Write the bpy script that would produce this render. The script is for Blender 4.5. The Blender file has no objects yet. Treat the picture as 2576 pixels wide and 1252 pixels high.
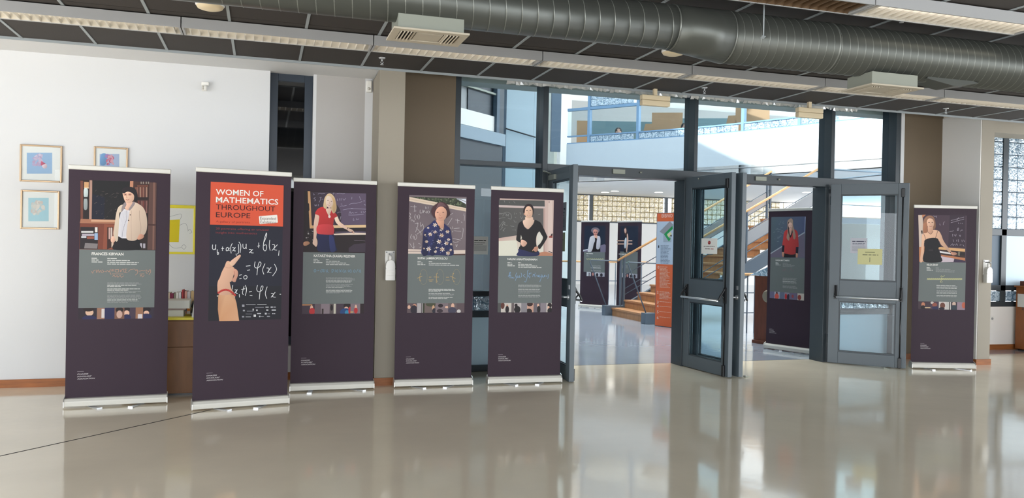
import bpy, bmesh, math, random
from mathutils import Vector, Matrix
random.seed(7)
S = bpy.context.scene
COL = S.collection
# ------------------------------------------------------------------ camera
PXF = 2027.2; PCX, PCY = 1288.0, 626.0; CAMH = 1.46
_yaw, _pit, _rol = math.radians(17.178), math.radians(-0.326), math.radians(1.144)
FW = Vector((math.sin(_yaw)*math.cos(_pit), math.cos(_yaw)*math.cos(_pit), math.sin(_pit)))
_r = Vector((math.cos(_yaw), -math.sin(_yaw), 0)); _u = _r.cross(FW)
RT = _r*math.cos(_rol) + _u*math.sin(_rol); UP = -_r*math.sin(_rol) + _u*math.cos(_rol)
CAM = Vector((0, 0, CAMH))
cd = bpy.data.cameras.new('camera'); cam = bpy.data.objects.new('camera', cd); COL.objects.link(cam)
cd.sensor_width = 36.0; cd.lens = 36.0*PXF/2576.0; cd.clip_start = 0.05; cd.clip_end = 300
cam.matrix_world = Matrix(((RT.x, UP.x, -FW.x, CAM.x), (RT.y, UP.y, -FW.y, CAM.y), (RT.z, UP.z, -FW.z, CAM.z), (0, 0, 0, 1)))
S.camera = cam
# ------------------------------------------------------------------ sky, sun, exposure
W = bpy.data.worlds.new('sky'); S.world = W; W.use_nodes = True
bg = W.node_tree.nodes['Background']
bg.inputs['Color'].default_value = (0.90, 0.95, 1.0, 1); bg.inputs['Strength'].default_value = 5.0
S.view_settings.view_transform = 'Standard'; S.view_settings.look = 'None'
S.view_settings.gamma = 1.0; S.view_settings.use_curve_mapping = False
S.view_settings.exposure = 0.5
sl = bpy.data.lights.new('sun', 'SUN'); sl.energy = 9.0; sl.angle = 0.02; sl.color = (1, 0.95, 0.88)
sun = bpy.data.objects.new('sun', sl); COL.objects.link(sun)
SUNDIR = Vector((0.62, 0.30, -0.60))      # the way its light travels
sun.rotation_euler = SUNDIR.to_track_quat('-Z', 'Y').to_euler(); sun.location = (0, 0, 30)
def portal(loc, rot, sx, sy):
    a = bpy.data.lights.new('window_portal', 'AREA'); a.shape = 'RECTANGLE'; a.size = sx; a.size_y = sy
    a.cycles.is_portal = True
    o = bpy.data.objects.new('window_portal', a); COL.objects.link(o); o.location = loc; o.rotation_euler = rot
# ------------------------------------------------------------------ pixel helpers (a pixel gives a direction)
def ray(x, y): return FW + RT*((x-PCX)/PXF) - UP*((y-PCY)/PXF)
def on(x, y, ax, v):
    d = ray(x, y); return CAM + d*((v-CAM[ax])/d[ax])
# ------------------------------------------------------------------ materials
def lin(c):
    f = lambda v: v/12.92 if v <= .04045 else ((v+.055)/1.055)**2.4
    return tuple(f(max(0, v)/255.0) for v in c)
MATS = {}
def mat(name, rgb, rough=.6, metal=0., noise=0., nscale=8., bump=0., bscale=60., coat=0., spec=.5, emit=None, estr=0., stretch=(1,1,1)):
    if name in MATS: return MATS[name]
    m = bpy.data.materials.new(name); m.use_nodes = True; nt = m.node_tree; b = nt.nodes['Principled BSDF']
    c = lin(rgb); b.inputs['Base Color'].default_value = (*c, 1)
    b.inputs['Roughness'].default_value = rough; b.inputs['Metallic'].default_value = metal
    b.inputs['Specular IOR Level'].default_value = spec; b.inputs['Coat Weight'].default_value = coat
    if emit: b.inputs['Emission Color'].default_value = (*lin(emit), 1); b.inputs['Emission Strength'].default_value = estr
    if noise or bump:
        tc = nt.nodes.new('ShaderNodeTexCoord'); mp = nt.nodes.new('ShaderNodeMapping'); mp.inputs['Scale'].default_value = stretch
        nt.links.new(tc.outputs['Object'], mp.inputs['Vector'])
    if noise:
        n = nt.nodes.new('ShaderNodeTexNoise'); n.inputs['Scale'].default_value = nscale; n.inputs['Detail'].default_value = 5
        nt.links.new(mp.outputs[0], n.inputs['Vector'])
        r = nt.nodes.new('ShaderNodeValToRGB'); r.color_ramp.elements[0].position = .3; r.color_ramp.elements[1].position = .7
        r.color_ramp.elements[0].color = (*[v*(1-noise) for v in c], 1); r.color_ramp.elements[1].color = (*[min(1, v*(1+noise)) for v in c], 1)
        nt.links.new(n.outputs['Fac'], r.inputs['Fac']); nt.links.new(r.outputs['Color'], b.inputs['Base Color'])
    if bump:
        n2 = nt.nodes.new('ShaderNodeTexNoise'); n2.inputs['Scale'].default_value = bscale; n2.inputs['Detail'].default_value = 3
        nt.links.new(mp.outputs[0], n2.inputs['Vector'])
        bp = nt.nodes.new('ShaderNodeBump'); bp.inputs['Strength'].default_value = bump; bp.inputs['Distance'].default_value = .01
        nt.links.new(n2.outputs['Fac'], bp.inputs['Height']); nt.links.new(bp.outputs['Normal'], b.inputs['Normal'])
    MATS[name] = m; return m
def glassmat(name, tint=(235, 245, 248), refl=1.0, rough=0.0):
    m = bpy.data.materials.new(name); m.use_nodes = True; nt = m.node_tree; nt.nodes.clear()
    o = nt.nodes.new('ShaderNodeOutputMaterial'); mx = nt.nodes.new('ShaderNodeMixShader'); t = nt.nodes.new('ShaderNodeBsdfTransparent')
    g = nt.nodes.new('ShaderNodeBsdfGlossy'); g.inputs['Roughness'].default_value = rough; fr = nt.nodes.new('ShaderNodeFresnel'); fr.inputs['IOR'].default_value = 1.5
    mu = nt.nodes.new('ShaderNodeMath'); mu.operation = 'MULTIPLY'; mu.inputs[1].default_value = refl; mu.use_clamp = True
    t.inputs['Color'].default_value = (*lin(tint), 1)
    ge = nt.nodes.new('ShaderNodeNewGeometry'); iv = nt.nodes.new('ShaderNodeMath'); iv.operation = 'SUBTRACT'; iv.inputs[0].default_value = 1; m2 = nt.nodes.new('ShaderNodeMath'); m2.operation = 'MULTIPLY'
    nt.links.new(ge.outputs['Backfacing'], iv.inputs[1]); nt.links.new(mu.outputs[0], m2.inputs[0]); nt.links.new(iv.outputs[0], m2.inputs[1])
    nt.links.new(fr.outputs[0], mu.inputs[0]); nt.links.new(m2.outputs[0], mx.inputs[0]); nt.links.new(t.outputs[0], mx.inputs[1]); nt.links.new(g.outputs[0], mx.inputs[2]); nt.links.new(mx.outputs[0], o.inputs[0])
    MATS[name] = m; return m
def blockmat(name, rgb, rgb2):
    m = bpy.data.materials.new(name); m.use_nodes = True; nt = m.node_tree; nt.nodes.clear()
    o = nt.nodes.new('ShaderNodeOutputMaterial'); mx = nt.nodes.new('ShaderNodeMixShader'); t = nt.nodes.new('ShaderNodeBsdfTranslucent'); d = nt.nodes.new('ShaderNodeBsdfGlossy')
    d.inputs['Roughness'].default_value = .12; d.inputs['Color'].default_value = (.9, .95, 1, 1)
    tc = nt.nodes.new('ShaderNodeTexCoord'); oi = nt.nodes.new('ShaderNodeObjectInfo')
    ad = nt.nodes.new('ShaderNodeVectorMath'); ad.operation = 'ADD'
    ml = nt.nodes.new('ShaderNodeMath'); ml.operation = 'MULTIPLY'; ml.inputs[1].default_value = 40
    nt.links.new(oi.outputs['Random'], ml.inputs[0]); nt.links.new(tc.outputs['Object'], ad.inputs[0]); nt.links.new(ml.outputs[0], ad.inputs[1])
    n = nt.nodes.new('ShaderNodeTexNoise'); n.inputs['Scale'].default_value = 16; n.inputs['Detail'].default_value = 1; n.inputs['Distortion'].default_value = 1.6
    nt.links.new(ad.outputs[0], n.inputs['Vector'])
    r = nt.nodes.new('ShaderNodeValToRGB'); r.color_ramp.elements[0].position = .38; r.color_ramp.elements[1].position = .58
    r.color_ramp.elements[0].color = (*lin(rgb2), 1); r.color_ramp.elements[1].color = (*lin(rgb), 1)
    nt.links.new(n.outputs['Fac'], r.inputs['Fac']); nt.links.new(r.outputs['Color'], t.inputs['Color'])
    bp = nt.nodes.new('ShaderNodeBump'); bp.inputs['Strength'].default_value = .8; bp.inputs['Distance'].default_value = .02
    nt.links.new(n.outputs['Fac'], bp.inputs['Height']); nt.links.new(bp.outputs['Normal'], d.inputs['Normal'])
    mx.inputs[0].default_value = .22
    df = nt.nodes.new('ShaderNodeBsdfDiffuse'); m3 = nt.nodes.new('ShaderNodeMixShader'); m3.inputs[0].default_value = .45; nt.links.new(r.outputs['Color'], df.inputs['Color']); nt.links.new(t.outputs[0], m3.inputs[1]); nt.links.new(df.outputs[0], m3.inputs[2])
    nt.links.new(m3.outputs[0], mx.inputs[1]); nt.links.new(d.outputs[0], mx.inputs[2]); nt.links.new(mx.outputs[0], o.inputs[0])
    MATS[name] = m; return m
def printmat():
    m = bpy.data.materials.new('printed_ink'); m.use_nodes = True; b = m.node_tree.nodes['Principled BSDF']
    a = m.node_tree.nodes.new('ShaderNodeVertexColor'); a.layer_name = 'ink'
    hs = m.node_tree.nodes.new('ShaderNodeHueSaturation'); hs.inputs['Value'].default_value = .86
    m.node_tree.links.new(a.outputs['Color'], hs.inputs['Color']); m.node_tree.links.new(hs.outputs['Color'], b.inputs['Base Color']); b.inputs['Roughness'].default_value = .55; b.inputs['Specular IOR Level'].default_value = .3
    MATS['print'] = m
printmat()
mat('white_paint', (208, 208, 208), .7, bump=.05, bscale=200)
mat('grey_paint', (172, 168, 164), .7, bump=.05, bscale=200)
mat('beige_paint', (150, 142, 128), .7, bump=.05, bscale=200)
mat('taupe_tone', (112, 97, 78), .7, bump=.05, bscale=200)  # one even darker brown for both recess walls
mat('oak_trim', (150, 88, 40), .5, noise=.2, nscale=6, stretch=(1, 1, 8))
mat('tile_dark', (53, 47, 43), .8, bump=.25, bscale=420, noise=.06)
mat('tbar', (150, 156, 158), .5)
mat('ceil_slab', (60, 56, 53), .9)
mat('frame_dark', (50, 57, 62), .38, spec=.5)
mat('door_paint', (82, 91, 97), .36, spec=.5)
mat('navy_frame', (38, 48, 60), .4)
mat('blue_frame', (112, 142, 170), .4)
mat('alu', (205, 203, 198), .32, .75)
mat('alu_white', (202, 199, 190), .4, .15)
mat('steel', (206, 208, 210), .28, .7)
mat('black_plastic', (22, 22, 24), .35)
mat('white_plastic', (236, 233, 226), .35)
mat('cream_plastic', (222, 204, 170), .45)
mat('lamp_grey', (156, 156, 156), .5)
mat('louvre', (205, 200, 190), .3, .3)
mat('louvre_off', (120, 98, 76), .35, .5)
mat('tube_on', (255, 246, 230), .5, emit=(255, 248, 238), estr=3.0)
mat('tube_off', (190, 185, 175), .4)
mat('downlight', (255, 250, 240), .5, emit=(255, 248, 236), estr=8.0)
mat('duct', (84, 86, 81), .36, .5, bump=.03, bscale=20)
mat('duct_seam', (120, 122, 116), .35, .5)
mat('galv', (140, 143, 132), .5, .3)
mat('diffuser', (178, 168, 150), .5)
mat('dark_hole', (30, 24, 20), .8)
mat('purple_fabric', (54, 41, 51), .62, bump=.06, bscale=300, spec=.25)
mat('stair_wood', (172, 124, 82), .45, noise=.18, nscale=4, stretch=(1, 8, 1))
mat('hand_wood', (214, 164, 110), .4, noise=.12, nscale=5)
mat('stair_steel', (82, 94, 106), .4)
mat('pale_band', (140, 156, 168), .5); mat('panel_grey', (150, 150, 152), .5)
mat('orange_sign', (208, 98, 54), .5)
mat('pale_sign', (176, 190, 206), .5)
mat('mahogany', (98, 52, 34), .38, noise=.2, nscale=5, stretch=(4, 4, 1))
mat('desk_wood', (142, 84, 40), .45, noise=.12, nscale=5, stretch=(4, 4, 1))
mat('cab_wood', (120, 80, 46), .5, noise=.12, nscale=4, stretch=(4, 4, 1))
mat('yellow_top', (234, 218, 52), .45)
mat('paper', (226, 226, 220), .7)
mat('white_wall', (240, 236, 230), .75)
mat('concrete', (182, 186, 178), .8)
mat('gold_frame', (176, 150, 120), .3, .6)
mat('silver_seal', (150, 140, 120), .4, .6)
mat('bluewall', (70, 88, 104), .5)
mat('darkblue', (20, 30, 40), .35)
mat('frost', (190, 210, 222), .45)
mat('teal_screen', (98, 120, 124), .8)
mat('tan_screen', (158, 124, 92), .8); mat('fascia', (182, 190, 196), .75)
mat('asphalt', (120, 120, 118), .9)
glassmat('glass'); glassmat('glass_dark', (120, 150, 165), 1.4)
glassmat('glass_clear', (240, 246, 249), .7); glassmat('glass_picture', (250, 251, 252), .5)
blockmat('block_cool', (225, 238, 246), (120, 150, 170)); blockmat('block_warm', (228, 210, 152), (160, 138, 84))
def opalmat(name, rgb):
    m = bpy.data.materials.new(name); m.use_nodes = True; nt = m.node_tree; nt.nodes.clear()
    o = nt.nodes.new('ShaderNodeOutputMaterial'); t = nt.nodes.new('ShaderNodeBsdfTranslucent'); t.inputs['Color'].default_value = (*lin(rgb), 1); nt.links.new(t.outputs[0], o.inputs[0]); MATS[name] = m
opalmat('opal', (206, 208, 208))
mat('mirror_pane', (14, 15, 17), .03, spec=1.0)
def floormat(name, rgb, rough):
    m = mat(name, rgb, rough, noise=.05, nscale=1.3, spec=.5)
    nt = m.node_tree; b = nt.nodes['Principled BSDF']; b.inputs['Coat Weight'].default_value = .15; b.inputs['Coat Roughness'].default_value = .05
    tc = nt.nodes.new('ShaderNodeTexCoord'); n = nt.nodes.new('ShaderNodeTexNoise'); n.inputs['Scale'].default_value = 5; n.inputs['Detail'].default_value = 2
    bp = nt.nodes.new('ShaderNodeBump'); bp.inputs['Strength'].default_value = .04; bp.inputs['Distance'].default_value = .02
    nt.links.new(tc.outputs['Object'], n.inputs['Vector']); nt.links.new(n.outputs['Fac'], bp.inputs['Height']); nt.links.new(bp.outputs['Normal'], b.inputs['Normal'])
    return m
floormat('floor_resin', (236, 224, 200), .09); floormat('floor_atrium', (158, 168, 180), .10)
# ------------------------------------------------------------------ mesh builder
class MB:
    def __init__(s): s.v = []; s.f = []; s.mi = []; s.sm = []
    def add(s, vs, fs, mi=0, sm=False):
        o = len(s.v); s.v += [tuple(v) for v in vs]
        for f in fs: s.f.append([i+o for i in f]); s.mi.append(mi); s.sm.append(sm)
        return s
    def box(s, x0, x1, y0, y1, z0, z1, mi=0):
        vs = [(x, y, z) for z in (z0, z1) for y in (y0, y1) for x in (x0, x1)]
        return s.add(vs, [(0, 2, 3, 1), (4, 5, 7, 6), (0, 1, 5, 4), (2, 6, 7, 3), (0, 4, 6, 2), (1, 3, 7, 5)], mi)
    def obox(s, c, dx, dy, dz, ux, uy, uz, mi=0):      # oriented box, half sizes
        c = Vector(c); vs = [c+ux*(dx*a)+uy*(dy*b)+uz*(dz*k) for k in (-1, 1) for b in (-1, 1) for a in (-1, 1)]
        return s.add(vs, [(0, 2, 3, 1), (4, 5, 7, 6), (0, 1, 5, 4), (2, 6, 7, 3), (0, 4, 6, 2), (1, 3, 7, 5)], mi)
    def bar(s, p0, p1, w, h, mi=0, up=Vector((0, 0, 1))):
        p0, p1 = Vector(p0), Vector(p1); d = (p1-p0); L = d.length; d.normalize(); sd = d.cross(up)
        if sd.length < 1e-4: sd = Vector((1, 0, 0))
        sd.normalize(); u2 = sd.cross(d)
        return s.obox((p0+p1)/2, L/2, w/2, h/2, d, sd, u2, mi)
    def tube(s, pts, r, n=10, mi=0, cap=True):
        pts = [Vector(p) for p in pts]; rs = r if isinstance(r, (list, tuple)) else [r]*len(pts); vs = []; fs = []
        ref = None
        for i, p in enumerate(pts):
            d = (pts[min(i+1, len(pts)-1)]-pts[max(i-1, 0)]).normalized()
            if ref is None: ref = Vector((0, 0, 1)) if abs(d.z) < .9 else Vector((1, 0, 0))
            a = d.cross(ref).normalized(); b = a.cross(d)
            ref = b if abs(d.dot(b)) < .9 else ref
            for k in range(n):
                t = 2*math.pi*k/n; vs.append(p+a*(math.cos(t)*rs[i])+b*(math.sin(t)*rs[i]))
        for i in range(len(pts)-1):
            for k in range(n): fs.append((i*n+k, i*n+(k+1) % n, (i+1)*n+(k+1) % n, (i+1)*n+k))
        s.add(vs, fs, mi, True)
        if cap:
            o = len(s.v)-len(vs); s.f.append([o+k for k in range(n)][::-1]); s.mi.append(mi); s.sm.append(False)
            o2 = o+(len(pts)-1)*n; s.f.append([o2+k for k in range(n)]); s.mi.append(mi); s.sm.append(False)
        return s
    def lathe(s, prof, c=(0, 0, 0), n=24, mi=0):       # profile of (r, z)
        vs = []; fs = []
        for r, z in prof:
            for k in range(n): t = 2*math.pi*k/n; vs.append((c[0]+r*math.cos(t), c[1]+r*math.sin(t), c[2]+z))
        for i in range(len(prof)-1):
            for k in range(n): fs.append((i*n+k, i*n+(k+1) % n, (i+1)*n+(k+1) % n, (i+1)*n+k))
        return s.add(vs, fs, mi, True)
    def prism(s, poly, axis, a, b, mi=0):              # closed polygon swept along an axis
        def P(p, t):
            return (t, p[0], p[1]) if axis == 0 else (p[0], t, p[1]) if axis == 1 else (p[0], p[1], t)
        n = len(poly); vs = [P(p, a) for p in poly]+[P(p, b) for p in poly]
        fs = [tuple(range(n))[::-1], tuple(range(n, 2*n))]+[(i, (i+1) % n, n+(i+1) % n, n+i) for i in range(n)]
        return s.add(vs, fs, mi)
    def mesh(s, name):
        me = bpy.data.meshes.new(name); me.from_pydata(s.v, [], s.f)
        me.polygons.foreach_set('material_index', s.mi); me.polygons.foreach_set('use_smooth', s.sm)
        bm = bmesh.new(); bm.from_mesh(me); bmesh.ops.recalc_face_normals(bm, faces=bm.faces); bm.to_mesh(me); bm.free()
        me.update(); return me
    def build(s, name, mats, parent=None, loc=(0, 0, 0), rz=0., bevel=0.):
        me = s.mesh(name)
        for m in (mats if isinstance(mats, (list, tuple)) else [mats]): me.materials.append(MATS[m])
        return link(name, me, parent, loc, rz, bevel)
def link(name, me, parent=None, loc=(0, 0, 0), rz=0., bevel=0.):
    o = bpy.data.objects.new(name, me); COL.objects.link(o); o.location = loc; o.rotation_euler = (0, 0, rz)
    if parent: o.parent = parent
    if bevel:
        b = o.modifiers.new('bevel', 'BEVEL'); b.width = bevel; b.segments = 2; b.limit_method = 'ANGLE'
    return o
def tag(o, label=None, cat=None, group=None, kind=None):
    if label: o['label'] = label
    if cat: o['category'] = cat
    if group: o['group'] = group
    if kind: o['kind'] = kind
    return o
def thing(name, label, cat, loc=(0, 0, 0), rz=0., group=None, kind=None):
    o = bpy.data.objects.new(name, None); COL.objects.link(o); o.location = loc; o.rotation_euler = (0, 0, rz); o.empty_display_size = .1
    return tag(o, label, cat, group, kind)
def copy_tree(o, parent=None):
    c = o.copy(); COL.objects.link(c); c.parent = parent
    for ch in [x for x in o.children]: copy_tree(ch, c)
    return c
def B(*a): return MB().box(*a)
def struct(name, mb, m, parent=None, **k):
    o = mb.build(name, m, parent, **k)
    if not parent: o['kind'] = 'structure'
    return o
# ------------------------------------------------------------------ flat print drawn as ink shapes
def lerp(a, b, t): return a+(b-a)*t
def smooth(pts, closed=True, k=6):
    n = len(pts); out = []
    rng = range(n) if closed else range(n-1)
    for i in rng:
        p = [pts[(i+j) % n] if closed else pts[min(max(i+j, 0), n-1)] for j in (-1, 0, 1, 2)]
        for q in range(k):
            t = q/k
            out.append(tuple(.5*((2*p[1][a])+(-p[0][a]+p[2][a])*t+(2*p[0][a]-5*p[1][a]+4*p[2][a]-p[3][a])*t*t+(-p[0][a]+3*p[1][a]-3*p[2][a]+p[3][a])*t**3) for a in (0, 1)))
    if not closed: out.append(tuple(pts[-1]))
    return out
class Print:
    """ink shapes on a vertical sheet; mp maps drawing coordinates to (s, z) on the sheet; drawn towards local -y"""
    def __init__(s, mp, y0=0., step=3e-5): s.mp = mp; s.y = y0; s.st = step; s.v = []; s.f = []; s.c = []
    def raw(s, pts, col):
        o = len(s.v); s.y -= s.st
        s.v += [(p[0], s.y, p[1]) for p in pts]; s.f.append(list(range(o, o+len(pts))))
        s.c.append([lin(c) for c in col] if isinstance(col, list) else lin(col))
    def poly(s, pts, col): s.raw([s.mp(*p) for p in pts], col)
    def blob(s, pts, col):
        q = smooth(pts); n = len(q); cx = sum(p[0] for p in q)/n; cy = sum(p[1] for p in q)/n; e = max(max(abs(p[0]-cx), abs(p[1]-cy)) for p in q) or 1
        s.raw([s.mp(*p) for p in q], [tuple(max(0, min(250, c*(1-.15*((p[0]-cx)*.75+(p[1]-cy)*.45)/e))) for c in col) for p in q])
    def rect(s, x0, y0, x1, y1, col): s.poly([(x0, y0), (x1, y0), (x1, y1), (x0, y1)], col)
    def ell(s, cx, cy, rx, ry, col, rot=0., n=18):
        c, q = math.cos(rot), math.sin(rot)
        s.poly([(cx+rx*math.cos(t)*c-ry*math.sin(t)*q, cy+rx*math.cos(t)*q+ry*math.sin(t)*c) for t in [2*math.pi*k/n for k in range(n)]], col)
    def line(s, pts, w, col, sm=True):
        if sm and len(pts) > 2: pts = smooth(pts, False, 5)
        P = [s.mp(*p) for p in pts]; a = s.mp(0, 0); b = s.mp(w, 0); hw = abs(b[0]-a[0])/2
        s.y -= s.st; L = []; R = []
        for i in range(len(P)):
            q0, q1 = P[max(i-1, 0)], P[min(i+1, len(P)-1)]; dx, dz = q1[0]-q0[0], q1[1]-q0[1]; l = math.hypot(dx, dz) or 1
            L.append((P[i][0]-dz/l*hw, P[i][1]+dx/l*hw)); R.append((P[i][0]+dz/l*hw, P[i][1]-dx/l*hw))
        o = len(s.v); n = len(P); s.v += [(p[0], s.y, p[1]) for p in L+R]
        for i in range(n-1): s.f.append([o+i, o+i+1, o+n+i+1, o+n+i]); s.c.append(lin(col))
    def text(s, t, x, y, h, col, width=None, bold=0., shear=0., rot=0.):
        """x, y: left end of the base line; h: cap height; all in drawing units"""
        cu = bpy.data.curves.new('t', 'FONT'); cu.body = t; cu.resolution_u = 2; cu.offset = bold; cu.shear = shear
        ob = bpy.data.objects.new('t', cu); COL.objects.link(ob); dg = bpy.context.evaluated_depsgraph_get()
        me = bpy.data.meshes.new_from_object(ob.evaluated_get(dg)); bpy.data.objects.remove(ob); bpy.data.curves.remove(cu)
        if not me.vertices: return
        xs = [v.co.x for v in me.vertices]; sc = h/.729; x0 = min(xs); fx = sc
        if width: fx = width/(max(xs)-x0)
        s.y -= s.st; o = len(s.v); c, q = math.cos(rot), math.sin(rot)
        for v in me.vertices:
            lx, ly = (v.co.x-x0)*fx, -v.co.y*sc
            p = s.mp(x+lx*c-ly*q, y+lx*q+ly*c); s.v.append((p[0], s.y, p[1]))
        for p in me.polygons: s.f.append([o+i for i in p.vertices]); s.c.append(lin(col))
        bpy.data.meshes.remove(me)
    def words(s, x, y, w, h, col, slope=0.):
        """a row too small to read: word-long dashes"""
        X = x
        while X < x+w:
            l = min(random.uniform(1.5, 5.)*h*1.6, x+w-X); k = (X-x)*slope
            s.poly([(X, y+k), (X+l, y+k+l*slope), (X+l, y+k+l*slope+h), (X, y+k+h)], col); X += l+h*.7
    def build(s, name, parent):
        me = bpy.data.meshes.new(name); me.from_pydata(s.v, [], s.f)
        a = me.color_attributes.new('ink', 'FLOAT_COLOR', 'CORNER'); k = 0
        for p, c in zip(me.polygons, s.c):
            for j, _ in enumerate(p.vertices):
                cc = c[j % len(c)] if isinstance(c, list) else c
                a.data[k].color = (*cc, 1); k += 1
        me.materials.append(MATS['print']); o = link(name, me, parent)
        if 'lettering' in name and 'name' not in name: o['kind'] = 'stuff'
        return o
# ================================================================== the room shell
ZC = 3.22; YC = 8.20            # suspended ceiling height and its far edge
GY0, GY1 = 8.87, 9.13           # front and back of the glazed screen
XL, XR, YB = -5.6, 14.0, -5.0
fl = struct('floor', B(XL, XR, YB, 9.14, -.12, 0), 'floor_resin')
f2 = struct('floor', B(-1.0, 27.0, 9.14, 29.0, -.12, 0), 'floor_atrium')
mb = MB(); mb.bar((-3.2, 4.45, .0003), (-.40, 7.30, .0003), .014, .0012); mb.build('expansion_joint', 'dark_hole', fl)
mb = MB(); mb.bar((3.2, 9.15, .0003), (7.1, 9.15, .0003), .010, .0012); mb.build('threshold_joint', 'dark_hole', fl)
struct('ceiling', B(XL, XR, YB, 9.2, 3.5, 3.62), 'ceil_slab')
tl = struct('ceiling', B(XL, XR, YB, 4.0, ZC, ZC+.03), 'ceil_slab')
# suspended metal tiles between light bars
bars = [-2.092+.601*k for k in range(-6, 23)]
sus = tag(bpy.data.objects.new('ceiling', None), kind='structure'); COL.objects.link(sus); sus.location = (0, 0, ZC)
tmesh = B(-.289, .289, -.693, .693, 0, .018).mesh('tile'); tmesh.materials.append(MATS['tile_dark'])
bmesh_bar = B(-.0115, .0115, -2.1, 2.1, -.006, .016).mesh('tile_bar'); bmesh_bar.materials.append(MATS['tbar'])
for i, x in enumerate(bars):
    link('tile_bar', bmesh_bar, sus, (x, 6.1, 0))
    if i < len(bars)-1:
        for yc in (4.7, 6.1, 7.5): link('tile', tmesh, sus, (x+.3005, yc, 0))
struct('trim_5', B(XL, XR, YC+.001, YC+.014, ZC-.022, ZC+.02), 'tbar')
mb = MB()                       # crumpled foil tape along the edge
n = 90
for i in range(n):
    x0 = 2.45+i*.05; zt = random.uniform(-.012, .012); yt = random.uniform(.0, .03)
    mb.add([(x0, YC+.015, -.012), (x0+.05, YC+.015, -.012), (x0+.05, YC+.03+yt, -.045+zt), (x0, YC+.03+random.uniform(0, .03), -.045+random.uniform(-.012, .012))], [(0, 1, 2, 3)])
mb.v = [(a, b, c+ZC) for a, b, c in mb.v]; tag(mb.build('foil_tape', 'steel'), kind='structure')
# white plaster strip between tiles and wall
struct('ceiling', B(XL, 1.10, YC+.012, 8.9, 3.205, 3.26), 'white_paint')
# back wall, with a slot window
wl = struct('wall_back', B(XL, .043, 8.735, 9.1, 0, 3.21), 'white_paint')
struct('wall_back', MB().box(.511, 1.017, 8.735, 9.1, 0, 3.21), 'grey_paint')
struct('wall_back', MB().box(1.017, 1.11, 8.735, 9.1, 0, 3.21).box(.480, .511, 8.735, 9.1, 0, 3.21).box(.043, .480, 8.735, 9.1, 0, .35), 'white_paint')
w1 = tag(bpy.data.objects.new('window_1', None), 'tall narrow dark framed window in the white wall', 'window', kind='structure'); COL.objects.link(w1); w1.location = (.26, 8.86, .35)
fr = MB().box(-.217, -.135, -.03, .05, 0, 2.86).box(.135, .22, -.03, .05, 0, 2.86).box(-.135, .135, -.03, .05, 2.78, 2.86).box(-.135, .135, -.03, .05, 0, .09)
fr.build('window_frame', 'navy_frame', w1, bevel=.004); B(-.135, .135, .0, .012, .09, 2.78).build('pane', 'mirror_pane', w1)
# pillars and recessed taupe walls
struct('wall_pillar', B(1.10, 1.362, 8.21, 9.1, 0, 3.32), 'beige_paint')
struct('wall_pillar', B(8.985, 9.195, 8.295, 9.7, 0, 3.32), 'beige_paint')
struct('wall_pillar_lit_side', B(8.972, 8.985, 8.30, 9.0, 0, 3.32), 'white_wall')  # light from the left put into this face as a paler colour
struct('wall_recess', B(1.362, 2.044, GY0, GY1, 0, 3.5), 'taupe_tone')
struct('wall_recess', MB().box(8.262, 8.985, 8.93, 9.2, 0, 3.5), 'taupe_tone')
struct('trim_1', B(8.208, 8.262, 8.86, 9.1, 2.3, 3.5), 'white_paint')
struct('baseboard_back', B(XL, 1.10, 8.72, 8.737, 0, .078), 'oak_trim')
struct('baseboard_pillar', MB().box(1.085, 1.375, 8.195, 8.21, 0, .078).box(1.085, 1.10, 8.21, 8.72, 0, .078).box(1.362, 1.375, 8.21, GY0, 0, .078), 'oak_trim')
struct('baseboard_recess', B(1.375, 2.04, GY0-.014, GY0, 0, .078), 'oak_trim')
struct('baseboard_pillar', MB().box(8.96, 9.208, 8.28, 8.295, 0, .075).box(8.957, 8.972, 8.295, 8.93, 0, .075).box(9.195, 9.208, 8.295, 9.55, 0, .075), 'oak_trim')
struct('baseboard_recess', B(8.262, 8.957, 8.915, 8.93, 0, .075), 'oak_trim')
# side and rear walls out of view, with window openings sized to light the room
mb = MB().box(XL-.2, XL, YB, 9.1, 0, .25).box(XL-.2, XL, YB, 9.1, 2.7, 3.5).box(XL-.2, XL, 6.6, 9.1, .25, 2.7).box(XL-.2, XL, YB, -4, .25, 2.7)
struct('wall_left', mb, 'white_paint')
mb = MB().box(XL, XR, YB-.2, YB, 0, .2).box(XL, XR, YB-.2, YB, 3.1, 3.5).box(XL, -5, YB-.2, YB, .2, 3.1).box(13.4, XR, YB-.2, YB, .2, 3.1)
for x in (-1.0, 2.5, 6.0, 9.5): mb.box(x-.1, x+.1, YB-.2, YB, .2, 3.1)
struct('wall_rear', mb, 'white_paint')
mb = MB().box(XR, XR+.2, YB, 9.8, 0, .25).box(XR, XR+.2, YB, 9.8, 3.0, 3.5).box(XR, XR+.2, YB, -4, .25, 3.0).box(XR, XR+.2, 9, 9.8, .25, 3.0)
struct('wall_right', mb, 'white_paint')
portal((XL-.05, 1.3, 1.475), (0, math.radians(-90), 0), 2.45, 10.6)
portal((4.2, YB-.05, 1.65), (math.radians(90), 0, 0), 18.4, 2.9)
portal((XR+.05, 2.5, 1.62), (0, math.radians(90), 0), 2.75, 13)
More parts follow.
